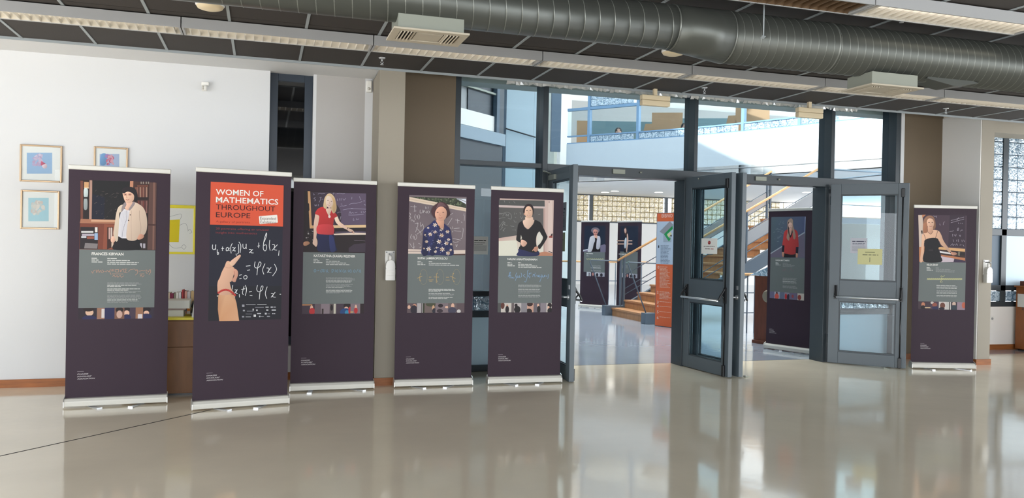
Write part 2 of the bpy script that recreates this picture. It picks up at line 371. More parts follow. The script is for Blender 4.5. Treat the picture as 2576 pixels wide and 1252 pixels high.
# alcove on the right: glass block window above a white dado
struct('wall_alcove', MB().box(9.195, XR, 9.59, 9.8, 0, .655).box(9.195, XR, 9.59, 9.8, 3.40, 3.5).box(13.2, XR, 9.59, 9.8, .655, 3.4), 'white_wall')
struct('baseboard_alcove', B(9.208, XR, 9.572, 9.59, 0, .078), 'oak_trim')
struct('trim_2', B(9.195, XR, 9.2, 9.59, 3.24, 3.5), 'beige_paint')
w3 = tag(bpy.data.objects.new('window_3', None), 'dark framed window of glass blocks above the white dado', 'window', kind='structure'); COL.objects.link(w3); w3.location = (9.2, 9.59, .655)
mb = MB().box(0, 4, 0, .08, 0, .075).box(0, 4, 0, .08, .245, .33).box(0, 4, 0, .08, 1.09, 1.19).box(0, 4, 0, .08, 2.72, 2.76)
for k in range(-1, 4): mb.box(1.62+k*1.02, 1.72+k*1.02, 0, .08, .075, 2.72)
mb.build('window_frame', 'frame_dark', w3, bevel=.003)
gb = MB().box(-.094, .094, -.035, .045, -.094, .094).mesh('glass_block'); gb.materials.append(MATS['block_cool'])
gbw = gb.copy(); gbw.materials.clear(); gbw.materials.append(MATS['block_warm'])
def blk(parent, x, y, z, me=gb, s=(1, 1, 1), rz=0):
    o = link('glass_block', me, parent, (x, y, z), rz); o.scale = s; bv = o.modifiers.new('bevel', 'BEVEL'); bv.width = .012; bv.segments = 2; return o
for k in range(3):
    x0 = .70+k*1.02
    for c in range(5 if k else 5):
        xx = x0+.105+c*.182
        blk(w3, xx, .045, .16, s=(.93, 1, .82))
        for r_ in range(8): blk(w3, xx, .045, 1.285+r_*.191, s=(.93, 1, .97))
    mg = MB()
    for c in range(6): mg.box(x0+.009+c*.182, x0+.019+c*.182, .03, .07, 1.19, 2.72).box(x0+.009+c*.182, x0+.019+c*.182, .03, .07, .075, .245)
    for r_ in range(9): mg.box(x0, x0+.92, .03, .07, 1.184+r_*.191, 1.195+r_*.191)
    mg.build('mortar_grid', 'frame_dark', w3)
    (B(x0, x0+.92, .03, .042, .33, 1.09)).build('pane', 'frost' if k else 'bluewall', w3)
# ================================================================== glazed screen with two double doors
w2 = tag(bpy.data.objects.new('window_2', None), 'tall grey steel glazed screen between lobby and atrium', 'window', kind='structure'); COL.objects.link(w2)
for x0, x1 in ((2.044, 2.108), (3.093, 3.157), (5.075, 5.124), (7.095, 7.151), (8.136, 8.208)):
    B(x0, x1, GY0, GY1, 2.41 if x0 in (5.075, 7.095) else 0, 3.5).build('mullion', 'frame_dark', w2, bevel=.003)
for x0, x1 in ((3.157, 3.20), (4.952, 5.124), (7.02, 7.151)):
    B(x0, x1, GY0, GY1, 0, 2.295).build('door_jamb', 'frame_dark', w2, bevel=.003)
B(2.108, 3.093, GY0+.02, GY1-.05, 2.355, 2.41).build('transom', 'frame_dark', w2, bevel=.003)
B(3.157, 8.136, GY0, GY1-.05, 2.295, 2.41).build('transom', 'frame_dark', w2, bevel=.003)
for x0, x1 in ((2.108, 3.093), (7.151, 8.136)):
    for z0, z1 in ((0, .07), (.62, .69), (.862, .92)):
        B(x0, x1, GY0+.03, GY1-.06, z0, z1).build('rail', 'frame_dark', w2, bevel=.003)
    for k in range(5): blk(w2, x0+.105+k*.194, GY0+.08, .776, s=(.98, .8, .88))
    B(x0, x1, GY0+.09, GY0+.098, .92, 2.36).build('pane', 'glass', w2)
    B(x0, x1, GY0+.09, GY0+.098, .07, .62).build('pane', 'frost', w2)
for x0, x1 in ((2.108, 3.093), (3.157, 5.075), (5.124, 7.095), (7.151, 8.136)):
    B(x0, x1, GY0+.14, GY0+.148, 2.41, 3.5).build('pane', 'glass_clear', w2)
struct('trim_3', B(1.9, 8.6, 9.14, 9.42, 3.345, 3.75), 'concrete')
for x in (3.98, 5.95):            # floor catches and head stops
    B(x, x+.16, GY0-.02, GY0+.02, 2.33, 2.385).build('head_stop', 'galv', w2, bevel=.004)
for x in (4.35, 6.3): MB().lathe([(.0, .0), (.016, 0), (.016, .02), (0, .02)], (x, GY0-.01, 2.35), 12).build('head_bolt', 'galv', w2)
def leaf(n, hinge, free, side, label, w):
    d = Vector((free[0]-hinge[0], free[1]-hinge[1])); a = math.atan2(d.y, d.x)
    r = thing('door_%d' % n, label, 'door', (hinge[0], hinge[1], .008), a, kind='structure'); T = .028; H = 2.318
    mb = MB().box(0, .125, -T, T, 0, H).box(w-.125, w, -T, T, 0, H).box(.125, w-.125, -T, T, 0, .15).box(.125, w-.125, -T, T, .80, 1.075).box(.125, w-.125, -T, T, 2.18, H)
    mb.build('leaf_frame', 'door_paint', r, bevel=.004)
    bd = MB()
    for z0, z1 in ((.15, .80), (1.075, 2.18)):
        for q in (-1, 1):
            y0, y1 = sorted((q*.012, q*.022))
            bd.box(.125, .14, y0, y1, z0, z1).box(w-.14, w-.125, y0, y1, z0, z1).box(.14, w-.14, y0, y1, z0, z0+.015).box(.14, w-.14, y0, y1, z1-.015, z1)
    bd.build('glazing_bead', 'frame_dark', r)
    B(.125, w-.125, -.004, .004, 1.075, 2.18).build('pane', 'glass', r); B(.125, w-.125, -.004, .004, .15, .80).build('pane', 'glass', r)
    yb = side*.125; zb = .86
    pb = MB().tube([(.10, yb, zb), (w-.09, yb, zb)], .0125, 12).build('push_bar', 'steel', r)
    for x in (.085, w-.07):
        m2 = MB().box(x-.02, x+.02, side*T-(.02 if side < 0 else 0), side*T+(.02 if side > 0 else 0), zb-.03, zb+.15)
        p = [(x, side*(T+.01), zb+.14), (x, side*(T+.035), zb+.10), (x, side*(T+.075), zb+.05), (x, side*(T+.097), zb)]
        m2.tube(smooth3(p), [.016, .015, .014, .013, .012, .012, .012, .012, .012, .012][:len(smooth3(p))], 8)
        m2.tube([(x, side*(T+.055), zb+.065), (x, side*(T+.03), zb+.035), (x, side*(T+.012), zb-.02)], .009, 8)
        m2.build('bar_bracket', 'black_plastic', pb)
    y = side*(T+.012)
    MB().tube([(w-.07, y, zb+.15), (w-.07, y, 2.15)], .008, 8).tube([(w-.07, y, zb-.03), (w-.07, y, .12)], .008, 8).build('bolt_rod', 'black_plastic', r)
    MB().box(w-.09, w-.05, y-.015, y+.015, 2.14, 2.25).box(w-.09, w-.05, y-.015, y+.015, .0, .13).build('rod_guide', 'black_plastic', r, bevel=.006)
    MB().tube([(w-.06, -side*T, .90), (w-.06, -side*(T+.05), .90), (w-.16, -side*(T+.055), .90)], .011, 10).tube([(w-.06, -side*T, .90), (w-.06, -side*(T+.012), .90)], .026, 14).build('lever_handle', 'steel', r)
    MB().box(w-.075, w-.045, -side*T-.006, -side*T+.006, .985, 1.03).build('lock_cylinder', 'steel', r)
    for z in (.25, 1.2, 2.05): MB().tube([(-.004, side*-.02, z), (-.004, side*-.02, z+.11)], .011, 10).build('hinge', 'door_paint', r)
    MB().box(.05, .27, -side*T-.028, -side*T+.028, 2.20, 2.26).tube([(.16, -side*(T+.03), 2.27), (.30, -side*(T+.16), 2.285)], .009, 8).build('door_closer', 'galv', r, bevel=.006)
    return r
def smooth3(p, k=3):
    out = []
    for i in range(len(p)-1):
        for q in range(k): out.append(tuple(lerp(p[i][a], p[i+1][a], q/k) for a in range(3)))
    out.append(p[-1]); return out
leaf(1, (3.205, 8.865), (3.165, 8.006), 1, 'open grey glazed door leaf behind the black sweater banner', .865)
d2 = leaf(2, (4.995, 8.87), (5.062, 7.95), -1, 'open grey glazed door leaf with white notice and long push bar', .92)
leaf(3, (5.115, 8.87), (5.205, 7.95), 1, 'open grey glazed door leaf seen edge on, behind the leaf with a notice', .92)
d4 = leaf(4, (7.075, 8.83), (7.714, 8.16), -1, 'open grey glazed door leaf swung back beside the tan pillar', .92)
# ================================================================== things on the ceiling
# louvred light modules, 1.52 m each, in two rows
blade_m = B(-.002, .002, -.112, .112, 0, .03).mesh('blade'); blade_m.materials.append(MATS['louvre'])
blade_o = blade_m.copy(); blade_o.materials.clear(); blade_o.materials.append(MATS['louvre_off'])
ML = 1.52
hous = MB().box(.004, ML-.004, 0, .012, 0, .082).box(.004, ML-.004, .248, .26, 0, .082).box(.004, ML-.004, .012, .248, .07, .082).box(.004, .02, .012, .248, 0, .07).box(ML-.02, ML-.004, .012, .248, 0, .07).mesh('housing'); hous.materials.append(MATS['lamp_grey'])
refl = MB().add([(.02, .013, .004), (ML-.02, .013, .004), (ML-.02, .07, .062), (.02, .07, .062), (ML-.02, .19, .062), (.02, .19, .062), (ML-.02, .247, .004), (.02, .247, .004)], [(0, 1, 2, 3), (3, 2, 4, 5), (5, 4, 6, 7)]).mesh('reflector')
refo = refl.copy(); refl.materials.append(MATS['louvre']); refo.materials.append(MATS['louvre_off'])
tub = MB().tube([(.05, .13, .045), (ML-.05, .13, .045)], .012, 10).mesh('lamp_tube'); tubo = tub.copy(); tub.materials.append(MATS['tube_on']); tubo.materials.append(MATS['tube_off'])
spine = MB().box(.02, ML-.02, .128, .132, 0, .03).mesh('spine'); spo = spine.copy(); spine.materials.append(MATS['louvre']); spo.materials.append(MATS['louvre_off'])
def lamp(x, y, z, on_, label, group):
    r = thing('louvre_light', label, 'light', (x, y, z), 0, group)
    link('housing', hous, r); link('reflector', refl if on_ else refo, r); link('lamp_tube', tub if on_ else tubo, r)
    for k in range(21): link('blade', blade_m if on_ else blade_o, r, (.06+k*.07, .13, .001))
for k, wh in enumerate(('above the framed pictures', 'above the slot window', 'above the white pillar', 'above the black sweater banner', 'before the first doorway', 'before the second doorway', 'near the tan pillar')):
    lamp(-.652+ML*(k-1), 6.90, 3.128, True, 'grey linear louvre light of the long row, '+wh, 'louvre lights in the long row')
lamp(2.41, 4.50, 3.128, False, 'unlit brown louvre light beside the round duct', None)
lamp(2.41+ML, 4.50, 3.128, True, 'bright lit louvre light beside the round duct, next to the unlit one', None)
# round duct
DY, DZ1, R1, DZ2, R2 = 5.08, 3.0, .154, 2.972, .183
XA, XB = 2.70, 3.12
dct = thing('ventilation_duct', 'large dark grey spiral ventilation duct hanging under the ceiling tiles', 'duct', (0, DY, 0))
MB().tube([(-2.5, 0, DZ1), (XA, 0, DZ1)], R1, 40).build('duct_section', 'duct', dct)
MB().tube([(XA, 0, DZ1), (XB, 0, DZ2)], [R1+.003, R2+.003], 40).build('reducer', 'duct', dct)
MB().tube([(XB, 0, DZ2), (XR-.02, 0, DZ2)], R2, 40).build('duct_section', 'duct', dct)
def seam(x, zc, r, w=.003, lift=.0025, pitch=.1):
    pts = []; n = 36
    mb = MB(); vs = []; fs = []
    for k in range(n+1):
        t = 2*math.pi*k/n; xx = x+pitch*(k/n-.5)
        for a, b in ((-w, 0), (0, lift), (w, 0)): vs.append((xx+a, (r+b)*math.cos(t), zc+(r+b)*math.sin(t)))
    for k in range(n):
        for q in (0, 1): fs.append((k*3+q, k*3+q+1, k*3+q+4, k*3+q+3))
    mb.add(vs, fs, 0, True); return mb
sm1 = seam(0, DZ1, R1, pitch=.108).mesh('seam'); sm1.materials.append(MATS['duct_seam'])
sm2 = seam(0, DZ2, R2, .0022, .0025, .068).mesh('seam'); sm2.materials.append(MATS['duct_seam'])
for k in range(28): link('seam', sm1, dct, (XA-.06-.108*k, 0, 0))
for k in range(80): link('seam', sm2, dct, (XB+.06+.068*k, 0, 0))
for x, z, r in ((XA, DZ1, R1), (XB, DZ2, R2), (XB+.86, DZ2, R2)):
    seam(x, z, r, .006, .006, 0).build('joint_ring', 'duct_seam', dct)
MB().tube([(3.32, -R2-.012, ZC), (3.32, -R2-.012, 2.95)], .005, 8).bar((3.32, -R2-.02, 2.95), (3.32, -R2+.03, 2.93), .03, .006).build('hanger_rod', 'tbar', dct)
MB().prism([(4.85, 2.80), (5.12, 2.76), (5.36, 2.80), (5.2, 2.84), (4.9, 2.84)], 1, -.09, .09).build('saddle', 'duct', dct)
def diffuser(x, y, z, w, d, h, label):
    r = thing('air_diffuser', label, 'vent', (x, y, z), 0, None)
    B(0, w, .012, d, .006, h).build('plenum_box', 'galv', r, bevel=.003)
    f = MB().box(-.03, w+.03, -.02, .035, -.006, .006).box(-.03, w+.03, d-.03, d+.03, -.006, .006).box(-.03, .02, .035, d-.03, -.006, .006).box(w-.02, w+.03, .035, d-.03, -.006, .006)
    f.box(.105, .118, .035, d-.03, -.006, .006).box(w-.118, w-.105, .035, d-.03, -.006, .006)
    f.build('grille_frame', 'diffuser', r, bevel=.002)
    B(.02, w-.02, .035, d-.03, .002, .0055).build('grille_void', 'dark_hole', r)
    sl_ = B(-.004, .004, 0, d-.07, -.012, .004).mesh('slat'); sl_.materials.append(MATS['diffuser'])
    for k in range(4):
        for b0 in (.03, w-.098): o = link('slat', sl_, r, (b0+k*.021, .037, 0)); o.rotation_euler = (0, .5, 0)
    B(.125, w-.125, .06, d-.05, -.004, .003).build('damper_plate', 'diffuser', r)
diffuser(.775, 4.975, 2.78, .42, .28, .115, 'galvanised box air diffuser under the duct above the white pillar')
diffuser(4.30, 4.93, 2.70, .42, .28, .10, 'galvanised box air diffuser under the duct above the double doors')
# round ceiling lights
for x, wh in ((-.41, 'above the orange headline banner'), (3.47, 'half hidden by the duct reducer')):
    r = thing('round_ceiling_light', 'round white flush light on a dark ceiling tile, '+wh, 'light', (x, 6.47, ZC), 0, 'round white flush ceiling lights')
    MB().lathe([(0, 0), (.105, 0), (.105, -.012), (.098, -.02)], n=32).build('rim', 'white_plastic', r)
    MB().lathe([(.098, -.02), (.09, -.034), (.06, -.044), (0, -.048)], n=32).build('cover', 'cream_plastic', r)
# sprinklers
for x, y, wh in ((1.057, 7.75, 'above the white pillar'), (4.59, 7.83, 'between the two cream box lights'), (7.90, 7.82, 'above the tan pillar'), (4.47, 4.85, 'beside the bright louvre light')):
    r = thing('sprinkler', 'small chrome sprinkler head under a ceiling tile, '+wh, 'sprinkler', (x, y, ZC), 0, 'ceiling sprinklers')
    MB().lathe([(0, 0), (.034, 0), (.03, -.008), (.01, -.012), (0, -.012)], n=20).build('escutcheon', 'steel', r)
    MB().tube([(0, 0, -.01), (0, 0, -.035)], .007, 8).tube([(-.004, 0, -.03), (-.012, 0, -.045), (0, 0, -.066)], .003, 6).tube([(.004, 0, -.03), (.012, 0, -.045), (0, 0, -.066)], .003, 6).build('frame_arms', 'steel', r)
    MB().lathe([(0, -.066), (.016, -.066), (.016, -.069), (0, -.069)], n=14).build('deflector', 'steel', r)
# hanging emergency light boxes
for x, wh in ((3.97, 'before the first doorway'), (6.0, 'before the second doorway')):
    r = thing('emergency_light', 'cream box light hanging under the ceiling edge '+wh, 'light', (x, 8.12, 3.03), 0, 'cream emergency lights')
    B(0, .345, -.035, .035, 0, .06).build('diffuser_box', 'cream_plastic', r, bevel=.008); B(0, .345, -.035, .035, .062, .115).build('body', 'cream_plastic', r, bevel=.006)
    B(.15, .19, -.02, .02, .115, .192).build('bracket', 'cream_plastic', r, bevel=.003)
# ================================================================== roll-up banners
GREY = (110, 116, 114); INKW = (232, 230, 222)
PH = (1.345, 1.938); IN = (.845, 1.345); ST = (.748, .845)
cass_m = MB().prism([(0, .014), (0, .055), (.014, .078), (.07, .082), (.085, .06), (.085, .014)], 0, .004, .806).mesh('cassette'); cass_m.materials.append(MATS['alu_white'])
cap_m = MB().prism([(-.004, .010), (-.004, .058), (.012, .083), (.05, .10), (.074, .088), (.09, .062), (.09, .010)], 0, 0, .006).mesh('end_cap'); cap_m.materials.append(MATS['alu'])
foot_m = MB().box(-.022, .022, -.155, .01, .001, .006).box(-.022, .022, -.165, -.155, .0, .012).box(-.018, .018, .005, .05, .004, .016).mesh('foot'); foot_m.materials.append(MATS['steel'])
fab_m = MB().box(.008, .802, .050, .0515, .075, 2.03).mesh('fabric_sheet'); fab_m.materials.append(MATS['purple_fabric'])
top_m = MB().box(.004, .806, .040, .062, 2.022, 2.062).mesh('top_rail'); top_m.materials.append(MATS['alu_white'])
pole_m = MB().tube([(.405, .075, .06), (.405, .068, 2.03)], .010, 10).mesh('support_pole'); pole_m.materials.append(MATS['alu'])
class Banner:
    def __init__(s, L, R, label, f1=-.5, f2=.6):
        d = Vector((R[0]-L[0], R[1]-L[1])); a = math.atan2(d.y, d.x); d.normalize(); s.L = Vector(L); s.d = d; s.n = Vector((-d.y, d.x))
        s.r = thing('rollup_banner', label, 'banner', (L[0], L[1], 0), a, 'roll-up exhibition banners')
        for nm, me, bv in (('cassette', cass_m, .004), ('fabric_sheet', fab_m, 0), ('top_rail', top_m, .006), ('support_pole', pole_m, 0)): link(nm, me, s.r, bevel=bv)
        link('end_cap', cap_m, s.r); link('end_cap', cap_m, s.r, (.804, 0, 0))
        link('foot', foot_m, s.r, (.20, .05, 0), f1); link('foot', foot_m, s.r, (.60, .05, 0), f2)
    def plane(s, x, y):
        q = ray(x, y); o = s.L+s.n*.05; qq = Vector((q.x, q.y)); t = (o-Vector((CAM.x, CAM.y))).dot(s.n)/qq.dot(s.n)
        P = CAM+q*t; return ((Vector((P.x, P.y))-s.L).dot(s.d), P.z)
    def crop(s, x0, y0, sc): return lambda x, y: s.plane(x0+x/sc, y0+y/sc)
def T(p, t, xl, y, xr, h, col, bold=.0, shear=0.):
    """lettering from xl to xr on a level base line"""
    s0, z0 = p.mp(xl, y); s1, _ = p.mp(xr, y); hh = p.mp(xl, y-h)[1]-z0; m = p.mp
    p.mp = lambda a, b: (s0+a, z0-b); p.text(t, 0, 0, hh, col, s1-s0, bold, shear); p.mp = m
def WD(p, xl, y, xr, h, col):
    s0, z0 = p.mp(xl, y); s1, _ = p.mp(xr, y); hh = p.mp(xl, y-h)[1]-z0; m = p.mp
    p.mp = lambda a, b: (s0+a, z0-b); p.words(0, -hh, s1-s0, hh, col); p.mp = m
def LR(p, s0, z0, s1, z1, col): p.raw([(s0, z0), (s1, z0), (s1, z1), (s0, z1)], col)
def base_panels(b, s0, w=.592):
    p = Print(lambda x, y: (x, y), .0498); LR(p, s0, IN[0], s0+w, IN[1], GREY); i = p.build('info_panel', b.r); b.ip = i
    return s0, s0+w
def logo(b, px, py, w, name='logo_lettering'):
    p = Print(b.plane, .0496)
    s0, z0 = b.plane(px, py); m = lambda a, c: (s0+a, z0-c); p.mp = m
    k = w
    LR(p, s0, z0+.062, s0+.05, z0+.065, (150, 140, 146))
    for i, t in enumerate(('ONASSIS', "SCHOLARS'", 'ASSOCIATION')):
        p.text(t, 0, -.040+i*.020+.004, .0115, (206, 200, 200), (.085, .110, .135)[i]*k, .01, .25)
    p.build(name, b.r)
def strip(b, s0, s1, sheets):
    p = Print(lambda x, y: (x, y), .0498); n = len(sheets); z0, z1 = ST; h = z1-z0; X = s0
    for wf, bgc, items in sheets:
        w = (s1-s0)*wf; LR(p, X, z0, X+w, z1, bgc)
        for kind, *a in items:
            x, y, rx, ry, col = a; cx, cz = X+x*w, z0+y*h
            if kind == 'e':
                pts = [(min(max(cx+rx*w*math.cos(t), X), X+w), min(max(cz+ry*h*math.sin(t), z0), z1)) for t in [2*math.pi*k/14 for k in range(14)]]
                p.raw(pts, col)
            else: LR(p, max(X, cx-rx*w), max(z0, cz-ry*h), min(X+w, cx+rx*w), min(z1, cz+ry*h), col)
        X += w
    p.build('photo_strip', b.r)
def paragraphs(p, xl, xr, rows, h, cols):
    for y, f, c in rows: WD(p, xl, y, xl+(xr-xl)*f, h, cols[c])
TXT = [(150, 153, 150), (206, 206, 200)]
SK, SK2, SKL = (226, 180, 156), (196, 142, 118), (234, 196, 174)
# ---------------------------------------------------------------- banner 1: jacket portrait before a bookcase
b = Banner((-1.586, 7.587), (-.782, 7.648), 'purple roll-up banner with portrait in beige jacket before a wooden bookcase', .55, -.5)
s0, s1 = base_panels(b, .097)
p = Print(b.crop(195, 440, 6.262), .0498); q = p
LR(p, s0, PH[0], s1, PH[1], (44, 30, 28))
q.poly([(46, 90), (90, 92), (85, 700), (48, 720)], (112, 66, 54)); q.poly([(90, 95), (190, 100), (180, 690), (86, 695)], (40, 30, 30))
q.poly([(105, 108), (178, 112), (176, 205), (103, 200)], (206, 158, 112)); q.rect(104, 196, 178, 212, (236, 206, 170))
q.blob([(104, 220), (160, 222), (158, 340), (106, 350)], (196, 208, 206)); q.blob([(104, 380), (152, 382), (152, 530), (104, 535)], (150, 158, 158)); q.rect(100, 345, 178, 372, (30, 26, 28))
q.poly([(190, 82), (232, 84), (226, 700), (182, 700)], (176, 138, 122)); q.poly([(234, 84), (830, 100), (822, 720), (222, 700)], (28, 26, 28)); q.poly([(234, 300), (430, 350), (420, 702), (222, 700)], (24, 26, 42))
for i in range(36):
    x, y = random.uniform(260, 640), random.uniform(250, 690); l = random.uniform(10, 46); q.line([(x, y), (x+l, y-random.uniform(4, 26))], random.uniform(2, 5), random.choice([(92, 82, 80), (128, 112, 104), (64, 58, 62)]), False)
q.poly([(828, 96), (880, 96), (876, 230), (824, 225)], (196, 136, 106)); q.poly([(880, 100), (1125, 110), (1110, 480), (880, 480)], (70, 44, 40))
for i in range(8): x = 905+i*25; q.poly([(x, 190), (x+19, 191), (x+18, 350), (x, 350)], [(122, 70, 58), (146, 100, 84), (96, 60, 54), (166, 128, 108)][i % 4])
for i in range(6): x = 955+i*25; q.poly([(x, 405), (x+19, 405), (x+19, 600), (x, 600)], [(116, 60, 54), (90, 52, 50), (134, 92, 84)][i % 3])
q.rect(880, 350, 1118, 392, (38, 26, 26)); q.rect(940, 160, 1115, 185, (112, 66, 52))
for x in (995, 1030, 1075, 1110): q.rect(x, 105, x+16, 140, (150, 140, 130))
q.poly([(1130, 115), (1245, 122), (1232, 1178), (1100, 1176)], (92, 64, 58)); q.poly([(1190, 118), (1225, 120), (1205, 1178), (1180, 1178)], (126, 90, 78))
q.poly([(50, 690), (600, 705), (600, 770), (36, 758)], (166, 112, 86)); q.poly([(215, 700), (600, 708), (600, 740), (215, 735)], (206, 160, 128)); q.poly([(1095, 770), (1236, 775), (1230, 800), (1090, 795)], (70, 44, 40))
q.poly([(40, 762), (420, 768), (405, 1170), (28, 1168)], (120, 62, 46)); q.poly([(46, 815), (325, 820), (320, 1165), (32, 1164)], (40, 32, 36)); q.poly([(420, 770), (590, 775), (570, 1172), (400, 1170)], (140, 76, 56)); q.poly([(470, 820), (560, 822), (545, 1140), (465, 1170)], (58, 34, 30))
q.rect(490, 830, 520, 1010, (196, 160, 150)); q.rect(526, 830, 548, 990, (210, 190, 180))
q.rect(275, 822, 315, 900, (226, 218, 210)); q.rect(60, 880, 250, 910, (206, 204, 202)); q.rect(70, 925, 265, 958, (176, 166, 176)); q.rect(150, 965, 262, 1008, (150, 84, 66)); q.rect(268, 915, 320, 1020, (150, 176, 206)); q.rect(60, 960, 140, 990, (196, 196, 200)); q.poly([(120, 1070), (320, 1080), (310, 1160), (105, 1155)], (128, 120, 120))
q.rect(985, 1075, 1018, 1150, (176, 168, 176)); q.rect(1034, 1078, 1068, 1152, (176, 168, 176)); q.rect(535, 1065, 566, 1138, (206, 180, 160))
q.blob([(640, 975), (800, 1000), (960, 1020), (985, 1100), (978, 1176), (575, 1174), (585, 1060)], (26, 22, 26))
q.blob([(770, 430), (880, 430), (890, 520), (790, 570), (740, 500)], SK)
q.poly([(700, 510), (790, 560), (850, 500), (840, 1000), (700, 995), (635, 960), (655, 700)], (222, 218, 222))
for i in range(12): x = 668+i*14; q.line([(x+12, 560+abs(6-i)*6), (x, 760), (x+4, 975)], 3, (170, 168, 180), False)
q.line([(775, 560), (770, 700), (720, 850), (700, 990)], 5, (120, 118, 128))
q.blob([(720, 470), (650, 500), (612, 600), (585, 780), (565, 930), (600, 1040), (635, 1030), (642, 930), (655, 720), (660, 600), (700, 570)], (214, 194, 172))
q.blob([(880, 430), (1000, 480), (1062, 560), (1095, 700), (1090, 860), (1045, 945), (985, 930), (940, 1010), (870, 1036), (780, 1010), (772, 900), (800, 700), (830, 540)], (206, 182, 162)); q.line([(975, 560), (980, 700), (1000, 820), (985, 930)], 7, (170, 146, 130)); q.line([(850, 560), (845, 760), (850, 1020)], 6, (182, 156, 140))
q.blob([(880, 420), (905, 450), (860, 520), (820, 560), (805, 540), (850, 470)], (150, 136, 136)); q.blob([(745, 430), (770, 470), (715, 560), (690, 585), (700, 500)], (150, 136, 136))
q.ell(832, 628, 10, 8, (80, 64, 60)); q.ell(805, 715, 11, 9, (80, 64, 60))
q.blob([(560, 960), (600, 1010), (575, 1060), (535, 1058), (524, 1010)], SK); q.blob([(985, 930), (1045, 950), (1035, 990), (985, 1015), (940, 1005)], SK2)
q.blob([(715, 270), (780, 230), (860, 240), (895, 320), (880, 400), (820, 445), (760, 430), (725, 350)], (232, 186, 160)); q.blob([(700, 240), (740, 200), (830, 185), (910, 220), (945, 320), (935, 420), (890, 400), (892, 330), (860, 285), (790, 262), (725, 290)], (34, 26, 30))
q.ell(752, 308, 30, 20, (206, 150, 128)); q.ell(826, 308, 30, 20, (206, 150, 128)); q.ell(754, 306, 9, 6, (60, 44, 44)); q.ell(826, 306, 9, 6, (60, 44, 44)); q.line([(780, 315), (772, 355), (790, 360)], 6, (196, 140, 118)); q.line([(762, 385), (790, 395), (818, 380)], 8, (166, 90, 84))
p.build('portrait_print', b.r)
p = Print(b.crop(190, 625, 6.59), .0492)
pn = Print(p.mp, .0494); T(pn, 'FRANCES KIRWAN', 268, 106, 795, 46, INKW, .025); pn.build('name_lettering', b.ip)
for y, w in ((166, 90), (196, 120), (228, 180)): WD(p, 266, y, 266+w, 14, TXT[1])
for y, w in ((168, 165), (200, 375), (232, 520), (262, 500)): WD(p, 526, y, 526+w, 12, TXT[1])
C1 = (196, 150, 126)
for pts in ([(268, 375), (285, 410), (300, 370), (330, 355)], [(345, 350), (345, 395)], [(350, 400), (380, 350), (390, 395), (420, 360), (430, 400)], [(440, 350), (465, 380), (440, 405)], [(480, 378), (500, 378)], [(505, 390), (530, 360), (545, 385), (570, 365)], [(580, 340), (568, 385), (590, 430)], [(600, 345), (605, 380), (620, 345), (640, 380)], [(650, 350), (720, 345)], [(665, 360), (665, 385), (715, 385), (712, 352)], [(605, 418), (790, 420)], [(610, 465), (640, 440), (660, 470), (690, 445), (700, 475), (740, 445), (760, 475), (800, 450)], [(740, 350), (750, 385), (770, 350), (800, 340), (790, 390)], [(860, 340), (815, 340), (840, 365), (812, 392), (862, 392)], [(880, 385), (900, 355), (940, 345), (980, 340), (1005, 370), (1020, 345), (1030, 400), (990, 440)], [(1045, 370), (1070, 375), (1100, 360), (1130, 370), (1160, 355)], [(1060, 420), (1140, 418)], [(1070, 465), (1090, 435), (1110, 470), (1140, 440)], [(1180, 350), (1170, 390), (1190, 415)], [(1200, 355), (1205, 390), (1235, 345), (1245, 390), (1215, 435)]): p.line(pts, 7, C1)
paragraphs(p, 526, 1095, [(574, .92, 0), (593, 1, 0), (612, .86, 1), (634, .4, 1), (672, .95, 1), (694, .62, 1), (713, .98, 0), (732, .84, 0), (775, .95, 0), (794, .98, 0), (813, 1, 0), (832, .97, 0), (856, .88, 1), (878, .92, 0), (898, .6, 0)], 10, TXT)
p.build('lettering', b.ip)
DK, NV = (52, 42, 54), (40, 40, 78)
strip(b, s0, s1, [(.24, (44, 36, 44), [('e', .6, .6, .22, .3, (214, 176, 150)), ('e', .55, .88, .3, .2, (40, 28, 28)), ('e', .6, .05, .4, .3, NV)]), (.1, (150, 110, 90), [('r', .8, .5, .2, .4, (210, 200, 196))]), (.13, NV, []), (.13, (120, 84, 70), [('e', .5, .8, .4, .25, (40, 28, 28)), ('e', .5, .4, .3, .35, (196, 160, 146))]), (.15, (70, 56, 70), [('e', .2, .85, .3, .25, (36, 26, 30)), ('e', .2, .5, .25, .25, SK), ('e', .2, .1, .4, .3, NV)]), (.10, (150, 106, 80), [('r', .6, .2, .3, .2, (210, 200, 200))]), (.15, DK, [('e', .3, .8, .4, .25, (36, 26, 30)), ('e', .3, .5, .25, .2, SK), ('e', .3, .15, .5, .3, NV)])])
logo(b, 194, 953, 1)
